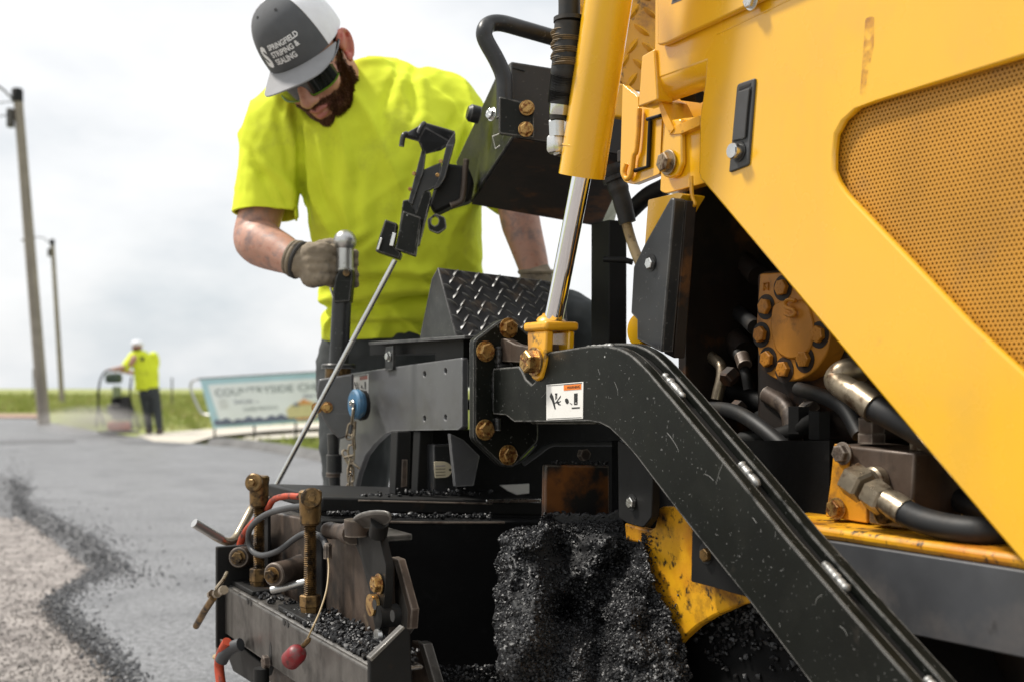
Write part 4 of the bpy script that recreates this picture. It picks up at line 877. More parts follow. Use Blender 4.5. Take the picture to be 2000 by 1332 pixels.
# ---- end gate -----------------------------------------------------------------------------
eg = slab('end_gate', [(523, 998), (640, 1022), (700, 1037), (746, 1072), (757, 1110), (760, 1300), (700, 1420), (523, 1330)], ('A', .25), .012, rust, pav, .002)
tag(eg, 'brown rusty end gate plate with two threaded jacks')
ptop = uvw(A(523, 998, .25))
mbox('gate_back_plate', ptop[0]-.012, ptop[0], .2, .345, .4, ptop[2]-.06, dark, eg)
slab('gate_back_face', [(443, 1060), (500, 1040), (523, 1000), (523, 1160), (440, 1150)], ('A', .27), .006, dark, eg, .001)  # gate face coloured near-black for the shadow it lies in
mbox('gate_top_flange', ptop[0], uvw(A(700, 1037, .25))[0], .16, .249, ptop[2]-.006, ptop[2]+.004, gunm, eg)
# lower outboard channel
wbt = .513; ub0 = uvw(A(437, 1136, .33))[0]; ub1 = uvw(A(722, 1318, .33))[0]
chn = obj('ski_channel', *join(boxg(ub0, ub1+.02, .322, .33, wbt-.088, wbt-.002), boxg(ub0, ub1+.02, .262, .322, wbt-.006, wbt)), gunm, pav, .0065, seg=3)
tag(chn, 'long dirty steel channel along the end gate')
for (x0, y0, x1, y1) in ((469, 1186, 476, 1192), (556, 1240, 560, 1246)): pass
for u_ in (.22, .5): 
    uu = ub0+(ub1-ub0)*u_; 
    for k in (0, .018): lathe('channel_notch', Mw(uu+k, .3303, wbt-.004), NV, [(0, .006), (.0006, .006)], ink_shade, chn, 10)
for u_, w_ in ((.40, -.07), (.86, -.06)):
    uu = ub0+(ub1-ub0)*u_
    obj('channel_slot', *prism([Mw(uu+.008*math.cos(t*.7854), .3306, wbt+w_+.02*math.sin(t*.7854)) for t in range(8)], NV*-.0004), ink_shade, chn)
    bolt(Mw(uu, .334, wbt+w_-.012), NV, .012, rust if u_ < .5 else cast, chn, washer=False)
tube('ski_leg', [Mw(ub0+(ub1-ub0)*.40, .345, wbt-.09), Mw(ub0+(ub1-ub0)*.40, .345, .1)], .0125, dark, chn, 14)
tube('ski_leg', [Mw(ub0+(ub1-ub0)*.52, .30, wbt-.09), Mw(ub0+(ub1-ub0)*.52, .30, .1)], .018, dark, chn, 14)
mbox('ski_runner', ub0, ub1+.3, .25, .36, -.005, .03, dark, chn, .008)
slab('black_bracket', [(438, 1235), (517, 1300), (510, 1320), (490, 1332), (455, 1310), (444, 1280)], ('A', .3), .02, dark, chn, .002)
# plates under the jacks
for x, y in ((500, 1142), (603, 1196)):
    q = uvw(A(x, y, .29)); mbox('jack_pad', q[0]-.07, q[0]+.07, .267, .318, wbt+.0005, wbt+.009, dark, chn, .002)
# threaded jacks
def jack(x, ytop, yhead, ynut, ybase, s):
    base = A(x, ybase, .29); Y = base.y; top = D(x+.05*(ybase-ytop)*0, ytop, Y)
    def zz(y): return CH+(HZ-y)/FPX*Y
    jx = lathe('threaded_jack', Vector((base.x, base.y, zz(ynut))), UP, [(0, .0085)]+[p for k in range(int((zz(yhead)-zz(ynut))/.0032)) for p in ((k*.0032, .0082), (k*.0032+.0016, .0104))]+[(zz(yhead)-zz(ynut), .0085)], oldbrass, pav, 20, ang=20)
    lathe('jack_nut', Vector((base.x, base.y, zz(ybase))), UP, [(0, .014), (.012, .0155), (.0125, .014), (.0135, .0165), (zz(ynut)-zz(ybase)-.002, .0165), (zz(ynut)-zz(ybase), .014)], oldbrass, jx, 6)
    lathe('jack_head', Vector((base.x, base.y, zz(yhead)-.004)), UP, [(0, .0125), (.004, .0165), (zz(ytop)-zz(yhead)-.012, .0175), (zz(ytop)-zz(yhead)-.006, .0185), (zz(ytop)-zz(yhead), .0185), (zz(ytop)-zz(yhead)+.003, .015)], oldbrass, jx, 20)
    hpn = Vector((base.x, base.y, zz(ytop)-.014)); ax_ = Vector((-.25, -.95, .1)) if x < 550 else Vector((.25, -.95, .1))
    lathe('jack_pin_ring', hpn+ax_*.016, ax_, [(0, .0165), (.006, .0165), (.008, .014)], oldbrass, jx, 20)
    bolt(hpn+ax_*.026, ax_, .0065, oldbrass, jx, h=.9)
    return jx
tag(jack(506, 927, 985, 1108, 1148, 1), 'bronze threaded jack further from the camera')
tag(jack(606, 955, 1020, 1160, 1199, 1), 'bronze threaded jack nearer the camera')
# bushings with bolts
for (x0, y0, x1, y1, r) in ((500, 1082, 466, 1088, .019), (588, 1108, 534, 1122, .02)):
    p, q = A(x0, y0, .25), A(x1, y1, .315); d_ = (q-p)
    bu_ = lathe('pivot_bushing', p, d_, [(0, r*1.15), (d_.length*.3, r), (d_.length*.97, r), (d_.length, r*.9)], rust, eg, 24)
    bolt(q+d_.normalized()*.004, d_, .0105, oldbrass, bu_, h=.9)
tube('locking_pin', [A(606, 1134, .26), A(531, 1152, .31)], .0068, cast, eg, 14)
# link arm with round top plate
lk = slab('link_arm', rnd([(690, 1052), (722, 1035), (737, 1032), (754, 1105), (752, 1160), (742, 1250), (735, 1262), (728, 1180), (705, 1090)], [3, 4, 8, 8, 8, 4, 4, 8, 4]), ('A', .275), .012, dark, pav, .003)
tag(lk, 'dark link arm with flat rounded top plate')
el_ = [A(727+38*math.cos(t*math.pi/8)+6*math.sin(t*math.pi/8), 1009+14*math.sin(t*math.pi/8)-6*math.cos(t*math.pi/8), .29-.012*math.sin(t*math.pi/8)) for t in range(16)]
obj('top_plate', *prism(el_, UP*-.006), gunm, lk, .002)
tube('top_bend', [A(742, 1016, .285), A(741, 1026, .28), A(738, 1045, .279)], .013, dark, lk, 12)
lathe('pivot_cup', A(697, 1046, .285), UP, [(0, .0175), (.016, .0185), (.024, .0185)], rust, lk, 20)
tube('pivot_tube', [A(640, 1034, .262), A(660, 1037, .265), A(690, 1042, .28)], [.012, .014, .0125, .0125, .0165, .0165], rust, lk, 18, sm=3)
bolt(A(738, 1140, .279), NV, .0115, brass, lk); 
lathe('eye_bush', A(734, 1180, .276), NV, [(0, .0155), (.009, .0155), (.0095, .009)], brass, lk, 20); lathe('eye_hole', A(732, 1180, .287), NV, [(0, .0075), (.0006, .0075)], ink_shade, lk, 14)
lathe('lower_pin', A(742, 1240, .276), NV, [(0, .01), (.006, .009)], cast, lk, 14)
# gusset plates at the front end of the gate
gp = slab('gate_gusset', [(764, 1088), (776, 1094), (803, 1192), (800, 1226), (786, 1245), (757, 1260), (757, 1110)], ('A', .235), .01, gunm, pav, .002)
slab('gusset_edge', [(764, 1087), (777, 1092), (804, 1190), (801, 1228), (794, 1228), (796, 1194), (770, 1100)], ('A', .244), .012, rust, gp, .001)
lathe('gusset_bush', A(776, 1200, .25), NV, [(0, .016), (.03, .016), (.032, .011)], dark, gp); lathe('bush_hole', A(767, 1202, .2825), NV, [(0, .008), (.0006, .008)], ink_shade, gp, 14)
uG = uvw(A(726, 1300, .33))[0]+.022
fgp = slab('front_gusset', [(722, 1287), (789, 1224), (802, 1230), (812, 1500), (724, 1500)], ('T', uG), .01, dark, pav, .002)
slab('gusset_lip', [(722, 1285), (788, 1222), (792, 1226), (726, 1292)], ('T', uG+.002), .012, gunm, fgp, .001)
slab('front_plate', [(803, 1250), (824, 1257), (850, 1345), (870, 1420), (806, 1420)], ('A', .16), .012, rust, fgp, .002)
slab('front_plate_edge', [(816, 1252), (826, 1257), (852, 1345), (872, 1420), (862, 1420), (842, 1345)], ('A', .165), .016, gunm, fgp, .001)
# cable with red knob
cb = tube('pull_cable', [A(590, 988, .3), A(560, 992, .31), A(522, 1003, .315), A(494, 1024, .315), A(485, 1048, .31), A(492, 1074, .305), A(513, 1084, .3), A(545, 1074, .29), A(575, 1052, .275), A(596, 1041, .268), A(618, 1043, .27), A(632, 1054, .275), A(638, 1070, .28)], .0052, greyrub, pav, 12, sm=6)
tag(cb, 'grey pull cable looping to a red knob')
lathe('cable_crimp', A(640, 1090, .28), UP, [(0, .0065), (.02, .0065), (.024, .004)], rust, cb, 8)
tube('wire', [A(640, 1080, .28), A(642, 1110, .285), A(638, 1150, .3), A(626, 1190, .32), A(612, 1222, .338), A(600, 1248, .345)], .0014, tanhose, cb, 8, sm=5)
kd = (A(600, 1252, .352)-A(562, 1290, .365)).normalized()
lathe('wire_end', A(598, 1254, .35), kd, [(-.01, .004), (.006, .004), (.012, .002)], oldbrass, cb, 10)
lathe('red_knob', A(566, 1290, .362), kd, [(0, .0125), (.002, .0148), (.022, .0148), (.028, .013), (.032, .008), (.0335, .003)], redp, cb, 28, ang=50)
# orange strap and tube
tube('orange_strap', [A(586, 969, .27), A(560, 968, .28), A(535, 975, .285), A(525, 990, .28), A(516, 1000, .275), A(500, 1018, .27)], .0055, orangep, eg, 10, sm=5)
tube('orange_tube', [A(505, 1010, .275), A(482, 1035, .28), A(470, 1060, .285), A(466, 1090, .29), A(464, 1135, .3)], .0068, orangep, eg, 12, sm=5)
tube('orange_tail', [A(444, 1252, .36), A(432, 1275, .365), A(428, 1300, .365), A(433, 1345, .365)], .0085, orangep, chn, 12, sm=5)
tube('tail_wrap', [A(470, 1258, .34), A(455, 1263, .35), A(440, 1275, .36), A(432, 1290, .365)], .0115, greyrub, chn, 12, sm=4)
tube('grease_nub', [A(420, 1282, .362), A(432, 1288, .362)], .005, tanhose, chn, 8)
slab('hang_tab', [(421, 1244), (436, 1250), (436, 1285), (421, 1275)], ('A', .34), .004, rust, chn, .001)
# toggle handle at the far end of the channel
tg_ = tube('toggle_wire', [A(443, 1118, .345), A(436, 1132, .36), A(427, 1143, .37), A(422, 1150, .375)], .0035, fitting, chn, 8, sm=3)
for x, y in ((436, 1152), (424, 1158), (414, 1160)): lathe('toggle_nut', A(x, y, .37), A(424, 1158, .37)-A(436, 1152, .37), [(-.006, .008), (.006, .008)], fitting, chn, 8)
tube('toggle_handle', [A(417, 1166, .372), A(400, 1192, .374), A(383, 1222, .376)], .0062, oldbrass, chn, 10)

# ---- asphalt mix: crumbs lying on the channel, on the screed, the mass in the auger chamber ----
random.seed(11)
pts = []
for k in range(1500):
    t = random.random(); u_ = ub0+(ub1-ub0)*(.44+.58*t); 
    s = random.random()**.8; v_ = .264+.055*s
    if random.random() < (.95 if t > .25 else .45): pts.append(Mw(u_, v_, wbt+.004+.016*(1-s)*random.random()*(1 if t > .2 else .5)))
for k in range(70): 
    t = random.random(); pts.append(Mw(ub0+(ub1-ub0)*(.20+.26*t), .275+.04*random.random(), wbt+.004))
tag(crumbs('asphalt_crumbs', pts, .0026, .006, crumbm), 'loose black asphalt crumbs spilled along the steel channel of the end gate', 'asphalt', kind='stuff')
pts = []
for k in range(230): x = random.uniform(690, 960); pts.append(T(x, 1009-4*random.random()+random.gauss(0, 2), us-.02-.05*random.random()))
for k in range(90): x = random.uniform(640, 700); pts.append(T(x, 1002+random.gauss(0, 2), us-.04-.02*random.random()))
for k in range(130): x = random.gauss(850, 50); pts.append(T(x, 965-abs(random.gauss(0, 4)), us-.12-.1*random.random()))
for k in range(40): x = random.gauss(735, 40); pts.append(T(x, 968-abs(random.gauss(0, 2)), us-.1-.1*random.random()))
for k in range(26): x = random.gauss(612, 8); pts.append(A(x, 975-abs(random.gauss(0, 3)), .2))
for k in range(60): x = random.choice((random.gauss(1092, 8), random.gauss(1165, 12), random.uniform(1070, 1190))); pts.append(T(x, 905-abs(random.gauss(0, 2)), .054))
tag(crumbs('asphalt_crumbs', pts, .0024, .005, crumbm), 'scattered asphalt crumbs on the top ledges of the screed', 'asphalt', kind='stuff')
# the heap of hot mix standing in the auger chamber
def sstep(a, b, x):
    t = max(0, min(1, (x-a)/(b-a))); return t*t*(3-2*t)
def heap():
    left = [(1028, 986), (1040, 976), (1060, 973), (1100, 971), (1150, 968), (1200, 964), (1260, 967), (1300, 974), (1340, 976), (1480, 965)]
    def lx(y):
        for (y0, x0), (y1, x1) in zip(left, left[1:]):
            if y <= y1: return x0+(x1-x0)*max(0, (y-y0))/(y1-y0)
        return left[-1][1]
    rightp = [(1000, 1215), (1040, 1225), (1060, 1256), (1150, 1282), (1200, 1308), (1260, 1338), (1320, 1345), (1480, 1370)]
    def rx_(y):
        for (y0, x0), (y1, x1) in zip(rightp, rightp[1:]):
            if y <= y1: return x0+(x1-x0)*max(0, (y-y0))/(y1-y0)
        return rightp[-1][1]
    def topy(x):
        if x < 1010: return 1030+((1010-x)/45)**2*26
        if x < 1062: return 1028
        if x < 1075: return 1028-(x-1062)*1.8
        return 1002+10*noise.noise(Vector((x*.03, 5, 0)))+5*noise.noise(Vector((x*.1, 8, 0)))
    nx, ny = 110, 120; V, F = [], []; front = []
    for j in range(ny+1):
        row = []
        for i in range(nx+1):
            fx, fy = i/nx, j/ny
            x = 966+(1300-966)*fx; y = topy(x)+(1480-topy(x))*fy
            l, r_ = lx(y)+9*noise.noise(Vector((y*.035, 3, 0)))+4*noise.noise(Vector((y*.12, 7, 0))), rx_(y)+9*noise.noise(Vector((y*.03, 9, 0)))+9*noise.noise(Vector((y*.09, 2, 0))); x = l+(r_-l)*fx
            d_ = 1.66
            # left wall of mix stands nearer, hollow in the middle, ridge running down to the left
            d_ += .17*sstep(1040, 1100, x)*(1-sstep(1090, 1250, y-(1190-x)*.9))
            ridge = (y-1060)-(1190-x)*1.15
            d_ -= .10*math.exp(-(ridge/75)**2)*sstep(1000, 1060, y)
            d_ -= .22*sstep(1050, 1420, y)
            d_ += .11*math.exp(-(((x-1105)/32)**2+((y-1195)/26)**2))
            d_ += .13*math.exp(-(((x-1172)/30)**2+((y-1262)/75)**2))
            edge = min(fx, 1-fx, fy*1.0); d_ += .09*(1-sstep(0, .09, edge))*(1 if fx < .5 or fy < .05 else .5)
            if x > 1215:
                g_ = A(x, y, -.072).y; k_ = sstep(1215, 1262, x); d_ = d_*(1-k_)+min(d_, g_-.012)*k_
            n_ = noise.fractal(Vector((x*.02, y*.02, 1)), 1, 2, 5); d_ -= .03*n_
            d_ -= .006*noise.noise(Vector((x*.13, y*.13, 4)))
            row.append(D(x, y, d_))
        front.append(row)
    for row in front: V += row
    n = len(V); w = nx+1
    V += [D(1000+v.x/v.y*FPX, HZ-(v.z-CH)/v.y*FPX, 1.86) for v in V[:n]]
    for j in range(ny):
        for i in range(nx):
            a_ = j*w+i; F += [(a_, a_+1, a_+w+1, a_+w), (n+a_, n+a_+w, n+a_+w+1, n+a_+1)]
    for i in range(nx): F += [(i, n+i, n+i+1, i+1), (ny*w+i, ny*w+i+1, n+ny*w+i+1, n+ny*w+i)]
    for j in range(ny): F += [(j*w, (j+1)*w, n+(j+1)*w, n+j*w), (j*w+nx, n+j*w+nx, n+(j+1)*w+nx, (j+1)*w+nx)]
    h = obj('asphalt_heap', V, F, bitumen, None, 0, 180)
    tag(h, 'heap of glistening black asphalt mix piled against the auger under the tow arm', 'asphalt', kind='stuff')
    pts = []
    while len(pts) < 9500:
        j = random.randrange(ny); i = random.randrange(nx); p = front[j][i].lerp(front[j+1][i+1], random.random()).lerp(front[j][i+1], random.random()*.5)
        px, py = 1000+p.x/p.y*FPX, HZ-(p.z-CH)/p.y*FPX
        if py > 1360: continue
        dens = .3+.7*sstep(1080, 1230, py+(px-1100)*.55)+(.5 if px < 990 else 0)
        if random.random() < dens: pts.append(p+Vector((0, -.002, 0)))
    for k in range(1500):
        j = random.randrange(0, 9); i = random.randrange(nx); p = front[j][i].lerp(front[j+1][i+1], random.random())
        if j < 3 and random.random() < .5: p = p.lerp(D(1000+p.x/p.y*FPX, HZ-(p.z-CH)/p.y*FPX, 1.86), random.random())
        pts.append(p+Vector((0, -.001, .001)))
    c_ = crumbs('asphalt_crumbs', pts, .0016, .0042, crumbm)
    tag(c_, 'fine asphalt crumbs covering the black heap beside the auger housing', 'asphalt', kind='stuff')
heap()
pts = []
for k in range(500):
    a_ = random.uniform(-2.6, -.9); rr = random.gauss(.15, .03); p = wc+NV*.004+LV*(rr*math.cos(a_))+UP*(-rr*math.sin(a_)); pts.append(p)
tag(crumbs('asphalt_crumbs', pts, .0025, .0055, crumbm), 'asphalt crumbs stuck to the dark wheel under the yellow arch', 'asphalt', kind='stuff')
pts = [T(random.uniform(770, 985), 1300+random.random()*60, us+.09+.05*random.random()) for k in range(500)]
pts += [A(random.uniform(812, 836), 1322+random.random()*18, .14) for k in range(60)]
tag(crumbs('asphalt_crumbs', pts, .003, .006, crumbm), 'asphalt crumbs lying low in front of the black screed face', 'asphalt', kind='stuff')

pts = []
for k in range(1300):
    y = random.uniform(1040, 1285); x = 1254+max(0, y-1150)*.36+abs(random.gauss(0, 1))**1.3*(7+max(0, y-1100)*.15)
    if x < 1330 and y < 1284-(x-1303)*1.3: pts.append(A(x, y, -.083))
tag(crumbs('asphalt_crumbs', pts, .0008, .0022, crumbm), 'fine asphalt crumbs splashed on the yellow auger housing plate', 'asphalt', kind='stuff')
# ================================================================ PEOPLE
def ell(c, r, rot=None, nu=20, nv=12):
    V, F = [], []; c = Vector(c)
    for j in range(nv+1):
        t = math.pi*j/nv
        for i in range(nu):
            p = 2*math.pi*i/nu; q = Vector((r[0]*math.sin(t)*math.cos(p), r[1]*math.sin(t)*math.sin(p), r[2]*math.cos(t)))
            V.append(c+(rot @ q if rot else q))
    for j in range(nv):
        for i in range(nu): i2 = (i+1) % nu; F.append((j*nu+i, (j+1)*nu+i, (j+1)*nu+i2, j*nu+i2))
    return V, F
def limb(P, rs, n=18, sm=5):               # tapered limb with rounded ends
    P = [Vector(p) for p in P]; Q = catmull(P, sm); m = len(Q); rr = []
    for i in range(m):
        t = i/(m-1)*(len(rs)-1); k = min(len(rs)-2, int(t)); rr.append(rs[k]*(1-(t-k))+rs[k+1]*(t-k))
    d0, d1 = (Q[0]-Q[1]).normalized(), (Q[-1]-Q[-2]).normalized()
    Q = [Q[0]+d0*rr[0]*.95, Q[0]+d0*rr[0]*.7]+Q+[Q[-1]+d1*rr[-1]*.7, Q[-1]+d1*rr[-1]*.95]; rr = [rr[0]*.25, rr[0]*.7]+rr+[rr[-1]*.7, rr[-1]*.25]
    V, F = [], []; nrm = None
    for i, p in enumerate(Q):
        tg = (Q[min(i+1, len(Q)-1)]-Q[max(i-1, 0)]).normalized()
        nrm = tg.orthogonal().normalized() if nrm is None else (nrm-tg*nrm.dot(tg)).normalized()
        b = tg.cross(nrm)
        for k in range(n): a = 2*math.pi*k/n; V.append(p+(nrm*math.cos(a)+b*math.sin(a))*rr[i])
    for i in range(len(Q)-1):
        for k in range(n): k2 = (k+1) % n; F.append((i*n+k, i*n+k2, (i+1)*n+k2, (i+1)*n+k))
    F += [tuple(range(n-1, -1, -1)), tuple(range((len(Q)-1)*n, len(Q)*n))]
    return V, F
def loft(rings, n=36, ex=2.4):             # rings: (centre, half width, half depth, tilt)
    V, F = [], []
    for c, a, b in rings:
        for k in range(n):
            t = 2*math.pi*k/n; ct, st_ = math.cos(t), math.sin(t)
            V.append(Vector(c)+Vector((a*abs(ct)**(2/ex)*(1 if ct > 0 else -1), b*abs(st_)**(2/ex)*(1 if st_ > 0 else -1), 0)))
    for i in range(len(rings)-1):
        for k in range(n): k2 = (k+1) % n; F.append((i*n+k, i*n+k2, (i+1)*n+k2, (i+1)*n+k))
    F += [tuple(range(n-1, -1, -1)), tuple(range((len(rings)-1)*n, len(rings)*n))]
    return V, F
def fuse(parts, voxel, it=6, fac=.5):      # union of closed pieces as one smooth skin
    V, F = join(*parts); me = bpy.data.meshes.new('fuse'); me.from_pydata([Vector(v) for v in V], [], F); me.update()
    bm = bmesh.new(); bm.from_mesh(me)
    bmesh.ops.recalc_face_normals(bm, faces=bm.faces); bm.to_mesh(me); bm.free()
    o = bpy.data.objects.new('fuse', me); COL.objects.link(o)
    md = o.modifiers.new('r', 'REMESH'); md.mode = 'VOXEL'; md.voxel_size = voxel
    ms = o.modifiers.new('s', 'SMOOTH'); ms.factor = fac; ms.iterations = it
    dg = bpy.context.evaluated_depsgraph_get(); dg.update(); ev = o.evaluated_get(dg); m2 = ev.to_mesh()
    V = [v.co.copy() for v in m2.vertices]; N_ = [v.normal.copy() for v in m2.vertices]; F = [tuple(p.vertices) for p in m2.polygons]
    ev.to_mesh_clear(); bpy.data.objects.remove(o); bpy.data.meshes.remove(me)
    return V, N_, F
def skinobj(name, V, F, m, parent): return obj(name, V, F, m, parent, 0, 180, fix=False)
skin = mat('sunburnt_skin', (.50, .245, .175), .5, var=.12, vs=22, dirt=[((.36, .13, .09), .52, .7, 30)], bump=(350, .12, .001))
skinarm = mat('tattooed_arm_skin', (.47, .25, .18), .5, var=.12, vs=18, dirt=[((.26, .17, .15), .5, .66, 34), ((.37, .15, .1), .55, .7, 60)], bump=(300, .15, .001))
for m_ in (skin, skinarm): m_.node_tree.nodes['Principled BSDF'].inputs['Subsurface Weight'].default_value = .12; m_.node_tree.nodes['Principled BSDF'].inputs['Subsurface Radius'].default_value = (.012, .004, .002)
hivis = mat('fluorescent_yellow_shirt', (.70, .78, .045), .85, var=.06, vs=9, dirt=[((.46, .5, .05), .56, .74, 6), ((.12, .12, .03), .735, .765, 34)], bump=(900, .15, .0006), spec=.2)
glovem = mat('khaki_work_glove', (.235, .19, .135), .85, var=.2, vs=35, dirt=[((.1, .085, .07), .52, .68, 28)], bump=(600, .35, .001))
cuffm = mat('dark_knit_cuff', (.05, .047, .045), .9, bump=(900, .3, .001))
jeans = mat('dark_blue_jeans', (.036, .041, .042), .85, var=.25, vs=14, bump=(700, .3, .001))
olive = mat('dark_olive_trousers', (.042, .042, .03), .88, var=.25, vs=14, bump=(600, .3, .001))
capgrey = mat('charcoal_cap_cloth', (.085, .088, .095), .88, var=.08, vs=40, bump=(1100, .3, .0006))
brimgrey = mat('grey_cap_brim', (.27, .27, .28), .85, var=.05, vs=40, bump=(1100, .25, .0006))
capwhite = mat('white_cap_mesh', (.8, .8, .84), .85, var=.05, vs=40, bump=(700, .8, .001))
thread = mat('white_embroidery', (.8, .8, .82), .8)
lensm = mat('dark_green_lens', (.004, .006, .004), .08, spec=.8, coat=.6)
framem = mat('green_glasses_frame', (.1, .2, .01), .35)
hairm = mat('auburn_beard', (.115, .048, .019), .6, var=.6, vs=160)
bootm = mat('scuffed_boot_leather', (.06, .045, .033), .7, var=.3, vs=20, bump=(150, .3, .002))

def shirt_folds(V, N_, zlo, zhi, amp=.006, seed=0, crease=None):
    out = []
    def rg(q, p=2.2): return (1-abs(noise.noise(q)))**p*1.6-.8
    for v, n in zip(V, N_):
        h = (v.z-zlo)/(zhi-zlo)
        w1 = max(0, 1-abs(h-.1)/.26)       # bunched cloth at the waist
        f = w1*rg(Vector((v.x*4.5+seed, v.y*5, v.z*15+2.2*math.sin(v.x*7+1))), 3)*1.0
        wv = .3+.7*max(0, 1-abs(h-.7)/.55)  # hanging folds from the shoulders
        f += wv*rg(Vector((v.x*13+v.z*5+seed, v.y*8, v.z*1.8)), 2.4)*1.0
        f += (1-wv)*rg(Vector((v.x*7-v.z*9+seed*3, v.y*7, v.z*5+v.x*4)), 3)*.8
        f += .55*noise.noise(Vector((v.x*6, v.y*6, v.z*5+seed)))+.12*noise.noise(v*45)
        d_ = amp*f
        if crease: d_ -= .02*math.exp(-((v.z-crease-.02*math.sin(v.x*7+.6)-.012*noise.noise(v*9))/.011)**2)
        out.append(v+n*d_)
    return out

# ---------------- the operator ---------------------------------------------------------------
op = empty('person', (-.28, 2.75, 0))
tag(op, 'bearded person in yellow shirt and cap leaning over the screed, gloved hand on the lever', 'person')
from mathutils import Euler
RH = Euler((-.80, .333, 2.827), 'XYZ').to_matrix() @ Matrix.Rotation(R(-9), 3, 'Z')
HO = Vector((-.4335, 2.47, 1.586)); HS = 1.0
def hl(x, y, z): return HO+RH @ (Vector((x, y, z))*HS)     # head-local (x his right, y forward, z up)
def hell(c, r, rx=0, ry=0, rz=0): 
    m_ = RH @ Euler((rx, ry, rz)).to_matrix(); return ell(hl(*c), r, m_)
head = [hell((0, -.012, .03), (.077, .098, .088)), hell((0, .028, -.04), (.062, .068, .085)), hell((0, .03, -.085), (.056, .06, .042)), hell((0, .072, -.105), (.026, .024, .022)),
        hell((.036, .058, -.03), (.03, .03, .032)), hell((-.036, .058, -.03), (.03, .03, .032)),
        limb([hl(0, .088, .01), hl(0, .104, -.012), hl(0, .117, -.036)], [.010, .012, .0155]), hell((.013, .106, -.04), (.0115, .014, .010)), hell((-.013, .106, -.04), (.0115, .014, .010)),
        limb([hl(-.045, .076, .022), hl(0, .09, .024), hl(.045, .076, .022)], [.012, .014, .012]),
        limb([hl(-.024, .086, -.069), hl(0, .099, -.066), hl(.024, .086, -.069)], [.006, .0085, .006]), limb([hl(-.022, .085, -.079), hl(0, .098, -.081), hl(.022, .085, -.079)], [.006, .0095, .006])]
NB = Vector((-.335, 2.64, 1.515))                       # base of the neck
neck = [limb([hl(0, -.03, -.03), hl(0, -.035, -.09), NB, NB+Vector((.02, .02, -.08))], [.064, .060, .060, .06])]
SHL, ELL_, WRL = D(556, 250, 2.56), D(500, 455, 2.53), D(580, 513, 2.42)
SHR, ELR, WRR = D(885, 238, 2.62), D(1002, 385, 2.55), D(1044, 530, 2.5)
arms_ = [limb([SHL, SHL.lerp(ELL_, .5)+Vector((.002, 0, 0)), ELL_, ELL_.lerp(WRL, .3)+Vector((-.012, 0, -.006)), ELL_.lerp(WRL, .65)+Vector((0, 0, -.004)), WRL], [.05, .048, .049, .052, .043, .031]),
         limb([SHR, SHR.lerp(ELR, .5), ELR, ELR.lerp(WRR, .4), WRR, WRR+Vector((.004, 0, -.05))], [.06, .055, .046, .044, .033, .03])]
core = [loft([(D(778, 640, 2.72), .14, .10), (D(770, 480, 2.68), .15, .11), (D(745, 300, 2.63), .17, .10), (D(722, 215, 2.6), .15, .08)], 24)]
VB, NBm, FB = fuse(head+neck+arms_+core, .0052, 4)
body = skinobj('body', VB, FB, skin, op); body.data.materials.append(skinarm)
cB = WORG[body.name]
for p in body.data.polygons:
    c_ = p.center+cB
    if (c_-ELL_).length < .17 and c_.z < SHL.z-.1 or (c_-WRR).length < .25: p.material_index = 1
V, N_, F = fuse([limb([hl(-.024, .0875, -.0695), hl(-.009, .1, -.0655), hl(0, .1015, -.0675), hl(.009, .1, -.0655), hl(.024, .0875, -.0695)], [.005, .0075, .0075, .0075, .005]), limb([hl(-.02, .088, -.0785), hl(0, .1, -.082), hl(.02, .088, -.0785)], [.005, .0088, .005])], .0022, 2)
skinobj('lips', V, F, mat('reddish_lips', (.4, .14, .115), .45, var=.1), op)
# ears
def ear(sx):
    P = [hl(sx*(.081+k[2]), k[0], k[1]) for k in ((-.002, -.028, 0), (-.012, -.024, .004), (-.022, -.004, .012), (-.026, .016, .014), (-.016, .03, .012), (-.002, .03, .006), (.006, .016, .0), (.004, .0, 0))]
    a = tubeg(catmull(P, 4), lambda t: .0052+.001*math.sin(t*9), 8)
    b = ell(hl(sx*.083, -.008, .004), (.006, .017, .026), RH @ Euler((0, sx*.35, 0)).to_matrix())
    c = ell(hl(sx*.081, .001, -.025), (.006, .009, .012), RH)
    return [a, b, c]
for sx in (-1, 1):
    V, N_, F = fuse(ear(sx), .0028, 3); skinobj('ear', V, F, mat('flushed_ear_skin', (.55, .2, .15), .5, var=.1, dirt=[((.42, .07, .05), .48, .62, 45)]) if sx < 0 else skin, op)
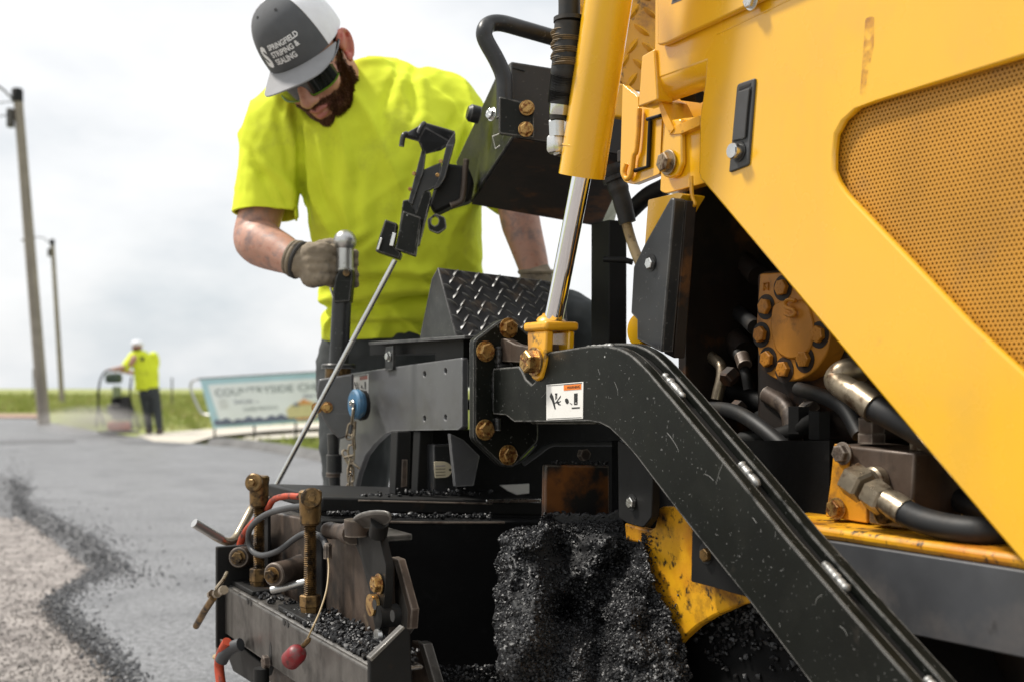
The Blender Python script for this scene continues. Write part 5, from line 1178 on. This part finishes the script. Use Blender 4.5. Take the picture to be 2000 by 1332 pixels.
# beard: short strands rooted in the jaw
def beard():
    random.seed(21); inv = RH.transposed(); V, F = [], []; roots = []
    for f in FB:
        c = sum((VB[i] for i in f), Vector())/len(f); q = inv @ (c-HO)/HS
        if q.length > .17: continue
        x, y, z = abs(q.x), q.y, q.z
        n = (VB[f[1]]-VB[f[0]]).cross(VB[f[2]]-VB[f[0]]); ar = n.length; n.normalize()
        line = .004-1.05*(y-.012) if y > .012 else .03
        ok = -.012 < y and z < line and z > -.14 and (y > .02 or x > .045)
        if z < -.05 and y > -.02: ok = True
        if y > .075 and -.062 < z < -.048 and x < .04: ok = True
        if x < .021 and -.09 < z < -.061 and y > .08: ok = False
        if y > .07 and z > -.05: ok = False
        if ok: roots.append((f, n, ar, q))
    for f, n, ar, q in roots:
        a, b, c = VB[f[0]], VB[f[1]], VB[f[2]]; d_ = VB[f[3]] if len(f) > 3 else c
        dn = RH @ Vector((q.x*2, .45 if q.y > .05 else .1, -1)).normalized()
        for k in range(9):
            p = a.lerp(b, random.random()).lerp(d_.lerp(c, random.random()), random.random()); L_ = random.uniform(.003, .007)*(1.2 if q.z < -.08 else 1)
            if q.z > -.03: L_ *= .55
            dr = (n*.85+dn*.75+Vector((random.gauss(0, .25), random.gauss(0, .25), random.gauss(0, .25)))).normalized(); sd_ = dr.cross(n+Vector((.01, .02, .03))).normalized()*.0005
            i = len(V); V += [p-sd_, p+sd_, p+dr*L_*.6+sd_*.7+n*.001, p+dr*L_+dn*.002]; F += [(i, i+1, i+2), (i, i+2, i+3)]
    return skinobj('beard', V, F, hairm, op)
tag(beard(), 'short auburn full beard')
# cap
CC, CR = Vector((0, -.008, .03)), (.088, .107, .118)
def crown(th, h, k=0.0):                    # th 0 = front, h 0 rim .. 1 top
    s, c = math.sin(th), math.cos(th); r = math.cos(h*math.pi/2)**.62
    f = max(0, c); zz = math.sin(h*math.pi/2)**.92*(CR[2]+.006*f)
    lift = .014*f*math.sin(h*math.pi)          # structured front panel
    return hl(CC.x+(CR[0]+k)*r*s, CC.y+(CR[1]+k+lift)*r*c+.0*h, CC.z+.004+zz+k*h)
def crown_mesh(t0, t1, n, k):
    V, F = [], []; m_ = 16
    for sgn in (0, -.0025):
        for j in range(m_+1):
            for i in range(n+1): V.append(crown(t0+(t1-t0)*i/n, j/m_*.985, k+sgn))
    w = n+1; o_ = (m_+1)*w
    for j in range(m_):
        for i in range(n): a = j*w+i; F += [(a, a+1, a+w+1, a+w), (o_+a, o_+a+w, o_+a+w+1, o_+a+1)]
    for i in range(n): F.append((i, o_+i, o_+i+1, i+1))
    return V, F
TB = R(62)
cap = obj('cap', *crown_mesh(-TB, TB, 28, .001), capgrey, op, 0, 60); tag(cap, 'charcoal trucker cap with white mesh back and embroidered lettering')
obj('mesh_back', *crown_mesh(TB, 2*math.pi-TB, 40, 0), capwhite, cap, 0, 60)
lathe('cap_button', crown(0, .99, .004), RH @ Vector((0, 0, 1)), [(-.004, .008), (.002, .008), (.005, .005)], capgrey, cap, 14)
for sx in (-1, 1):
    tube('cap_seam', [crown(sx*TB, h/12*.97, .0015) for h in range(13)], .0011, capwhite, cap, 6)
    lathe('eyelet', crown(sx*R(26), .72, .001), crown(sx*R(26), .72, .01)-crown(sx*R(26), .72, 0), [(0, .0032), (.0012, .0032), (.0012, .0016)], ink_shade, cap, 12)
def brim():
    V, F = [], []; n, m_ = 28, 10; T1 = R(74)
    for z_ in (0, -.0028):
        for j in range(m_+1):
            for i in range(n+1):
                s = i/n*2-1; th = s*T1; b0 = Vector((CC.x+CR[0]*math.sin(th), CC.y+(CR[1]+.003)*math.cos(th), CC.z+.008))
                ln = .068*(1-abs(s)**3.2)+.001; ex_ = j/m_*ln
                p = b0+Vector((math.sin(th)*.25*ex_, ex_, -.0-.10*ex_-.028*(abs(s)**2.0)*(ex_/.068)-.012*abs(s)**2)); V.append(hl(p.x, p.y, p.z+z_))
    w = n+1; o_ = (m_+1)*w
    for j in range(m_):
        for i in range(n): a = j*w+i; F += [(a, a+1, a+w+1, a+w), (o_+a, o_+a+w, o_+a+w+1, o_+a+1)]
    for i in range(n): F += [(i, o_+i, o_+i+1, i+1), (m_*w+i, m_*w+i+1, o_+m_*w+i+1, o_+m_*w+i)]
    for j in range(m_): F += [(j*w, (j+1)*w, o_+(j+1)*w, o_+j*w), (j*w+n, o_+j*w+n, o_+(j+1)*w+n, (j+1)*w+n)]
    return obj('brim', V, F, brimgrey, cap, 0, 60)
brim()
def captext(s, th0, h0, hh, sx, bold):
    V2, F2 = textg(s, hh, bold)
    # x runs to his left as seen from the front: decreasing head-local x
    return obj('embroidery', [crown(-(th0+x*sx), h0+y, .0024) for x, y in V2], F2, thread, cap, fix=False)
captext('S', R(-30), .10, .23, 1.45, .045); captext('SPRINGFIELD', R(-11), .285, .062, 1.62, .035); captext('STRIPING &', R(-11), .195, .062, 1.62, .035); captext('SEALING', R(-11), .105, .062, 1.62, .035)
# sunglasses
def glasses():
    V, F = [], []; n = 30
    for z_, k in ((1, 0), (-1, 0), (1, -.003), (-1, -.003)):
        for i in range(n+1):
            s = i/n*2-1; th = s*R(62); zc = -.006-.004*s*s; hh = .024*(1-abs(s)**5*.5)
            if z_ < 0 and abs(s) < .16: hh = .006+.015*(abs(s)/.16)
            V.append(hl((.084+k)*math.sin(th), .03+(.079+k)*math.cos(th), zc+z_*hh))
    w = n+1
    for i in range(n): F += [(i, i+1, w+i+1, w+i), (2*w+i, 3*w+i, 3*w+i+1, 2*w+i+1), (i, 2*w+i, 2*w+i+1, i+1), (w+i, w+i+1, 3*w+i+1, 3*w+i)]
    F += [(0, w, 3*w, 2*w), (n, 2*w+n, 3*w+n, w+n)]
    g_ = obj('sunglasses', V, F, lensm, op, 0, 60); tag(g_, 'dark wraparound sunglasses with lime rim')
    tube('lower_rim', [hl(.0845*math.sin(s*R(62)), .03+.0795*math.cos(s*R(62)), .0-.006-.004*s*s-(.024*(1-abs(s)**5*.5) if abs(s) > .16 else .006+.015*abs(s)/.16)) for s in [i/15-1 for i in range(31)]], .0022, framem, g_, 6)
    for sx in (-1, 1): tube('temple', [hl(sx*.074, .067, .008), hl(sx*.082, .03, .014), hl(sx*.086, -.012, .026), hl(sx*.085, -.03, .015)], .003, lensm, g_, 8, sm=3)
glasses()
# shirt
def rr(y, x0, x1, Y, b): 
    p = D((x0+x1)/2, y, Y); return (p, (x1-x0)/2/FPX*Y, b)
trings = [rr(668, 632, 925, 2.75, .13), rr(640, 622, 936, 2.74, .15), rr(600, 622, 938, 2.72, .165), rr(560, 632, 938, 2.70, .17), rr(500, 618, 942, 2.67, .175), rr(430, 606, 942, 2.64, .17), rr(340, 580, 938, 2.61, .155), rr(270, 545, 932, 2.6, .14), rr(215, 560, 915, 2.6, .11), rr(178, 610, 860, 2.6, .09), rr(150, 655, 790, 2.6, .075), rr(128, 674, 768, 2.6, .068)]
trings = [(c, a, b) for c, a, b in trings][::-1]
sl1 = limb([D(590, 215, 2.59), SHL+Vector((0, 0, .01)), SHL.lerp(ELL_, .45)+Vector((-.008, -.005, 0)), D(519, 425, 2.53)], [.08, .083, .073, .069], sm=6)
sl2 = limb([D(845, 200, 2.62), SHR, SHR.lerp(ELR, .5), SHR.lerp(ELR, .85)], [.08, .083, .074, .068], sm=6)
trap = [limb([D(722, 166, 2.63), D(755, 172, 2.62), D(815, 196, 2.61), D(870, 224, 2.62)], [.062, .062, .064, .075]), limb([D(705, 170, 2.6), D(640, 205, 2.59), D(580, 240, 2.57)], [.058, .062, .075])]
V, N_, F = fuse([loft(trings, 40, 2.25), sl1, sl2]+trap, .0062, 9)
# cut flat hems: squash sleeve end caps inward, open look at the neck

def sleeve_d(p):
    a, b = SHL, D(519, 425, 2.53); t_ = (b-a).normalized(); q = p-a; return (q-t_*q.dot(t_)).length
SEGS = [(548, 225, 562, 335, 8, 9), (576, 250, 602, 420, 11, 10), (602, 262, 634, 405, 9, 10), (640, 300, 668, 470, 8, 12), (690, 330, 700, 500, 6, 12), (892, 225, 850, 335, 9, 10), (918, 250, 888, 410, 9, 10), (700, 548, 860, 556, 9, 9), (650, 604, 900, 578, 10, 8), (680, 630, 830, 642, 8, 8), (505, 330, 566, 402, 8, 8), (482, 300, 545, 398, 6, 8), (772, 135, 744, 262, 6, 9), (812, 150, 800, 240, 6, 9), (860, 420, 930, 380, 7, 9), (640, 500, 720, 470, 7, 9), (830, 300, 760, 470, 6, 14), (575, 215, 588, 330, 4, 5), (588, 330, 584, 405, 4, 5)]
def px_folds(V, N_):
    out = []
    for v, n in zip(V, N_):
        d_ = 0
        if n.y < .35:
            x, y = 1000+v.x/v.y*FPX, HZ-(v.z-CH)/v.y*FPX
            for x0, y0, x1, y1, am, w in SEGS:
                ex_, ey_ = x1-x0, y1-y0; L2 = ex_*ex_+ey_*ey_; t = ((x-x0)*ex_+(y-y0)*ey_)/L2
                if -.25 < t < 1.25:
                    L_ = math.sqrt(L2); s_ = ((x-x0)*ey_-(y-y0)*ex_)/L_+5*math.sin(t*4+x0)
                    if abs(s_) < 45: fd = max(0, min(1, (t+.25)*3))*max(0, min(1, (1.25-t)*3)); d_ += fd*am*.001*(-math.exp(-(s_/w)**2)+.75*math.exp(-((s_-2.1*w)/(w*1.2))**2))
        out.append(v+n*d_)
    return out
def trim(V, F, cuts):
    bm = bmesh.new(); vs_ = [bm.verts.new(v) for v in V]
    for f in F:
        try: bm.faces.new([vs_[i] for i in f])
        except ValueError: pass
    for co, no, rad, xm in cuts:
        fs = [f for f in bm.faces if (f.calc_center_median()-co).length < rad and f.calc_center_median().x < xm and (xm > 5 or sleeve_d(f.calc_center_median()) < .084)]
        ge = set(fs); 
        for f in fs: ge.update(f.edges); ge.update(f.verts)
        bmesh.ops.bisect_plane(bm, geom=list(ge), plane_co=co, plane_no=no, clear_outer=True, dist=1e-5)
    V2 = []; 
    bm.verts.index_update()
    V2 = [v.co.copy() for v in bm.verts]; F2 = [tuple(v.index for v in f.verts) for f in bm.faces]; bm.free(); return V2, F2
V = px_folds(shirt_folds(V, N_, .96, 1.6, .013, 3.1, 1.075), N_)
hem_c, hem_n = D(520, 418, 2.53), Vector((-.02, -.1, -1)).normalized()
na = (hl(0, -.035, -.09)-NB).normalized()
V, F = trim(V, F, [(hem_c, hem_n, .16, D(580, 418, 2.53).x), (D(780, 664, 2.74), Vector((.04, 0, -1)).normalized(), .3, 9)])
sh_ = skinobj('shirt', V, F, hivis, op); tag(sh_, 'fluorescent yellow short sleeved shirt with grease spots')
so_ = sh_.modifiers.new('thick', 'SOLIDIFY'); so_.thickness = .004; so_.offset = -1
n1_v = Vector((1, 0, 0)); n1_v = (n1_v-na*n1_v.dot(na)).normalized(); n2_v = na.cross(n1_v)
tube('collar', [NB+na*.06+(n1_v*math.cos(t*.3927)*.068+n2_v*math.sin(t*.3927)*.067) for t in range(16)], .0075, hivis, sh_, 8, sm=3, closed=True)
# trousers
HP1, KN1, AN1 = D(696, 705, 2.73), D(712, 900, 2.72), D(740, 1330, 2.74)
AN1 = Vector((-.30, 2.76, .1)); KN1 = Vector((-.372, 2.72, .52))
HP2, KN2 = D(845, 690, 2.76), D(1128, 634, 2.52); AN2 = Vector((KN2.x+.02, 2.62, .62))
V, N_, F = fuse([loft([(D(765, 745, 2.76), .165, .11), (D(768, 690, 2.75), .182, .13), (D(772, 640, 2.74), .17, .125)], 28), limb([HP1, HP1.lerp(KN1, .5), KN1, KN1.lerp(AN1, .4), AN1], [.098, .088, .07, .066, .055]), limb([HP2, HP2.lerp(KN2, .5), KN2, KN2.lerp(AN2, .5), AN2], [.098, .09, .068, .066, .055])], .009, 5)
V = [v+n*(.005*noise.noise(Vector((v.x*12, v.y*12, v.z*22)))+.003*noise.noise(v*50)) for v, n in zip(V, N_)]
tr = skinobj('trousers', V, F, jeans, op); tr.data.materials.append(olive)
cT = WORG[tr.name]
# boots
def boot(a, yaw):
    c, s = math.cos(yaw), math.sin(yaw); f_ = Vector((s, -c, 0))
    V, N_, F = fuse([limb([a+Vector((0, 0, .06)), a], [.058, .06]), limb([a+Vector((0, 0, -.03))-f_*.03, a+f_*.09+Vector((0, 0, -.045)), a+f_*.16+Vector((0, 0, -.055))], [.05, .047, .04])], .009, 4)
    zb = a.z-.1; V = [Vector((v.x, v.y, max(v.z, zb))) for v in V]; return skinobj('boot', V, F, bootm, op)
boot(AN1, -.2); boot(AN2, .1)
# gloves
def glove_right():
    parts = []; W = WRL+Vector((.012, -.006, .002))
    PC = D(616, 520, 2.405)
    ax_ = (PC-W).normalized()
    parts.append(limb([W-ax_*.005, W+ax_*.02], [.037, .036]))
    for k, y in enumerate((490, 508, 528, 547)):
        kn = D(632, y-2, 2.385)
        parts.append(limb([W+ax_*.02+Vector((0, 0, (518-y)*.0006)), D(610, y+(518-y)*.15, 2.39), kn], [.024, .023, .0175]))
        e1 = D(650, y+2, 2.405); e2 = D(672, y+5, 2.438); e3 = D(692, y+7, 2.432)
        parts.append(limb([kn, e1, e2, e3], [.0165, .0148, .0135, .0115], sm=4))
    parts.append(limb([W+ax_*.03+Vector((0, .015, .03)), D(628, 485, 2.43), D(652, 479, 2.43), D(672, 486, 2.432)], [.02, .0175, .0145, .013]))
    V, N_, F = fuse(parts, .0036, 2, .5)
    V = [v+n*(.0022*noise.noise(v*55)+.0016*noise.noise(v*110)) for v, n in zip(V, N_)]
    gl = skinobj('glove', V, F, glovem, op); tag(gl, 'khaki work glove gripping the lever post')
    c_ = W-ax_*.012; a_ = ax_.orthogonal().normalized(); b_ = ax_.cross(a_)
    ring = lambda d_, r_: [c_+ax_*d_+(a_*math.cos(k*.3927)+b_*math.sin(k*.3927))*r_ for k in range(16)]
    tube('glove_cuff', ring(-.012, .0345), .005, glovem, gl, 8, sm=2, closed=True); tube('glove_cuff', ring(-.003, .0365), .005, glovem, gl, 8, sm=2, closed=True); tube('cuff_stripe', ring(.006, .0375), .0045, cuffm, gl, 8, sm=2, closed=True)
glove_right()
def glove_left():
    W = WRR+Vector((.003, 0, -.008)); parts = [limb([W+Vector((0, 0, .004)), W+Vector((.004, -.005, -.05)), W+Vector((.02, -.02, -.09))], [.036, .04, .04])]
    for k in range(4):
        b0 = W+Vector((-.02+k*.019, -.035, -.09)); parts.append(limb([b0, b0+Vector((.012, -.02, -.03)), b0+Vector((.02, -.005, -.06)), b0+Vector((.02, .015, -.075))], [.016, .0145, .013, .011], sm=4))
    parts.append(limb([W+Vector((-.02, -.02, -.04)), W+Vector((-.045, -.04, -.07)), W+Vector((-.045, -.05, -.1))], [.018, .015, .013]))
    V, N_, F = fuse(parts, .0045, 2); gl = skinobj('glove', V, F, glovem, op); tag(gl, 'khaki work glove resting on the raised knee')
    tube('glove_cuff', [W+Vector((.0345*math.cos(k*.3927), .0345*math.sin(k*.3927), .006+.003*math.sin(k*.39))) for k in range(16)], .006, glovem, gl, 8, sm=2, closed=True)
glove_left()
# ---------------- the far worker with the plate compactor -------------------------------------
YW = 20.6
def W_(px, py, dy=0.0): return D(px, py, YW+dy)
fw = empty('person', (W_(290, 840).x, YW, 0)); tag(fw, 'distant person in yellow shirt and white cap seen from behind, pushing a plate compactor', 'person')
hc = W_(268, 679)
bparts = [ell(hc, (.085, .1, .12)), limb([hc, W_(278, 702)], [.06, .07]), limb([W_(262, 700, -.1), W_(250, 714, -.15), W_(232, 719, -.2), W_(216, 722, -.22)], [.07, .055, .042, .034]), limb([W_(303, 700, .05), W_(296, 725, .3), W_(268, 728, .4), W_(236, 724, .3)], [.07, .055, .042, .034]),
          loft([(W_(287, 750), .13, .09), (W_(285, 700), .15, .1)], 20)]
for hx_, dy in ((214, -.22), (234, .3)):
    h0 = W_(hx_, 722, dy)
    for k in range(4): bparts.append(limb([h0, h0+Vector((-.05, -.02+k*.018-.03, -.005)), h0+Vector((-.065, -.02+k*.018-.03, -.05))], [.016, .013, .011], 8, 3))
    bparts.append(limb([h0, h0+Vector((-.03, .05, -.03))], [.016, .012], 8, 3))
V, N_, F = fuse(bparts, .014, 3); skinobj('body', V, F, skinarm, fw)
V, N_, F = fuse([loft([(W_(287, 762), .215, .13), (W_(287, 745), .215, .13), (W_(285, 720), .22, .135), (W_(278, 702), .225, .13), (W_(273, 691), .17, .11), (W_(271, 684), .09, .08)], 28, 2.3), limb([W_(262, 695, -.02), W_(252, 708, -.1), W_(246, 716, -.14)], [.095, .09, .082]), limb([W_(300, 696, .02), W_(302, 712, .12), W_(299, 722, .22)], [.09, .088, .08])], .02, 4)
V = shirt_folds(V, N_, V[0].z-.5, V[0].z+.2, .008, 1.0); sh2 = skinobj('shirt', V, F, hivis, fw)
obj('back_print', *prism([W_(273, 697, -.16), W_(281, 697, -.16), W_(280, 704, -.16), W_(274, 704, -.16)], Vector((0, .03, 0))), ink_shade, sh2)
V, N_, F = fuse([loft([(W_(291, 775), .17, .12), (W_(292, 756), .185, .125)], 24), limb([W_(283, 770), W_(288, 805), W_(292, 842, .05)], [.105, .085, .06]), limb([W_(302, 770), W_(307, 803, -.05), W_(312, 838, -.25)], [.105, .085, .06])], .02, 4)
skinobj('trousers', V, F, jeans, fw)
for x, y, dy in ((292, 843, .05), (312, 840, -.25)):
    p = W_(x, y, dy); p.z = .06; V, N_, F = fuse([limb([p+Vector((0, .06, 0)), p+Vector((.01, -.14, -.01))], [.055, .045])], .014, 3); skinobj('boot', V, F, bootm, fw)
cp = latheg(hc+Vector((0, 0, .02)), UP, [(.02, .106), (.05, .106), (.08, .094), (.105, .065), (.115, .02)], 20); cp2 = skinobj('cap', *cp, capwhite, fw)
obj('cap_brim', *prism([hc+Vector((.1*math.cos(t*.5236), .1*math.sin(t*.5236)+.05, .02)) for t in range(12)], UP*.01), capwhite, cp2)
V, N_, F = fuse([ell(hc+Vector((0, -.015, -.03)), (.088, .098, .065))], .012, 2); skinobj('hair', V, F, hairm, fw)

pcp = empty('plate_compactor', (W_(232, 835).x, YW-.35, 0)); tag(pcp, 'orange and black plate compactor with tall looped handle standing on the new mat', 'compactor')
def C_(px, py, dy=0.0): return D(px, py, YW-.35+dy)
orc = mat('orange_red_compactor_paint', (.55, .11, .05), .5, var=.1)
bs_ = C_(232, 838); bs_.z = .03
obj('base_plate', *prism([bs_+Vector((-.3, -.22, 0)), bs_+Vector((.3, -.22, 0)), bs_+Vector((.34, .0, .0)), bs_+Vector((.3, .22, 0)), bs_+Vector((-.3, .22, 0))], UP*.04), gunm, pcp, .01)
obj('lower_housing', *wbox(bs_+Vector((.02, 0, .13)), .36, .3, .16), orc, pcp, .03)
en = obj('engine', *wbox(bs_+Vector((.06, 0, .38)), .3, .3, .28), rubber, pcp, .03)
obj('engine_cowl', *wbox(bs_+Vector((-.1, -.02, .42)), .14, .2, .18), gunm, en, .03)
lathe('air_filter', bs_+Vector((.12, 0, .5)), UP, [(0, .09), (.14, .09), (.16, .06)], rubber, en); lathe('fuel_tank', bs_+Vector((-.05, .05, .52)), UP, [(0, .1), (.1, .1), (.12, .03)], dark, en)
for dy in (-.2, .2):
    tube('handle_tube', [bs_+Vector((-.33, dy, .12)), C_(192, 790, dy), C_(194, 750, dy), C_(203, 728, dy), C_(215, 722, dy)], .018, dark, pcp, 8, sm=3)
    tube('guard_tube', [bs_+Vector((.3, dy, .08)), C_(254, 775, dy), C_(257, 735, dy)], .016, dark, pcp, 8, sm=3)
tube('handle_bar', [C_(215, 722, -.24), C_(215, 722, .24)], .02, rubber, pcp, 8)
tube('cross_tube', [C_(194, 748, -.2), C_(194, 748, .2)], .016, dark, pcp, 8)
tk = obj('water_tank', *wbox(C_(222, 738), .26, .24, .18), mat('dark_green_tank', (.05, .075, .05), .6), pcp, .05); obj('tank_bracket', *wbox(C_(228, 765), .1, .2, .2), mat('olive_bracket', (.2, .24, .12), .6), tk, .02)
# dust raised by the compactor
dm = bpy.data.materials.new('dust'); dm.use_nodes = True; dn = dm.node_tree.nodes; dl = dm.node_tree.links; dn.remove(dn['Principled BSDF'])
pv = dn.new('ShaderNodeVolumePrincipled'); pv.inputs['Color'].default_value = (.9, .86, .82, 1); dl.new(pv.outputs[0], dn['Material Output'].inputs['Volume'])
tcn = dn.new('ShaderNodeTexCoord'); gr = dn.new('ShaderNodeTexGradient'); gr.gradient_type = 'SPHERICAL'; dl.new(tcn.outputs['Object'], gr.inputs[0])
nzn = dn.new('ShaderNodeTexNoise'); nzn.inputs['Scale'].default_value = 2.6; nzn.inputs['Detail'].default_value = 3; dl.new(tcn.outputs['Object'], nzn.inputs['Vector'])
ml = dn.new('ShaderNodeMath'); ml.operation = 'MULTIPLY'; dl.new(gr.outputs['Fac'], ml.inputs[0]); dl.new(nzn.outputs['Fac'], ml.inputs[1])
ml2 = dn.new('ShaderNodeMath'); ml2.operation = 'MULTIPLY'; ml2.inputs[1].default_value = 5.5; dl.new(ml.outputs[0], ml2.inputs[0]); dl.new(ml2.outputs[0], pv.inputs['Density'])
V, F = ell((0, 0, 0), (1, 1, 1), None, 24, 14); dme = bpy.data.meshes.new('dust_cloud'); dme.from_pydata(V, [], F); dme.materials.append(dm)
do = bpy.data.objects.new('dust_cloud', dme); place(do, D(182, 822, YW-.9), None); do.scale = (1.1, .5, .3)
tag(do, 'pale dust puff hanging round the foot of the plate compactor', 'dust', kind='stuff')
# keep to thing > part > sub-part
for o in [o for o in bpy.data.objects if o.parent and o.parent.parent and o.parent.parent.parent]:
    p = o.parent; o.parent = p.parent; o.location = o.location+p.location
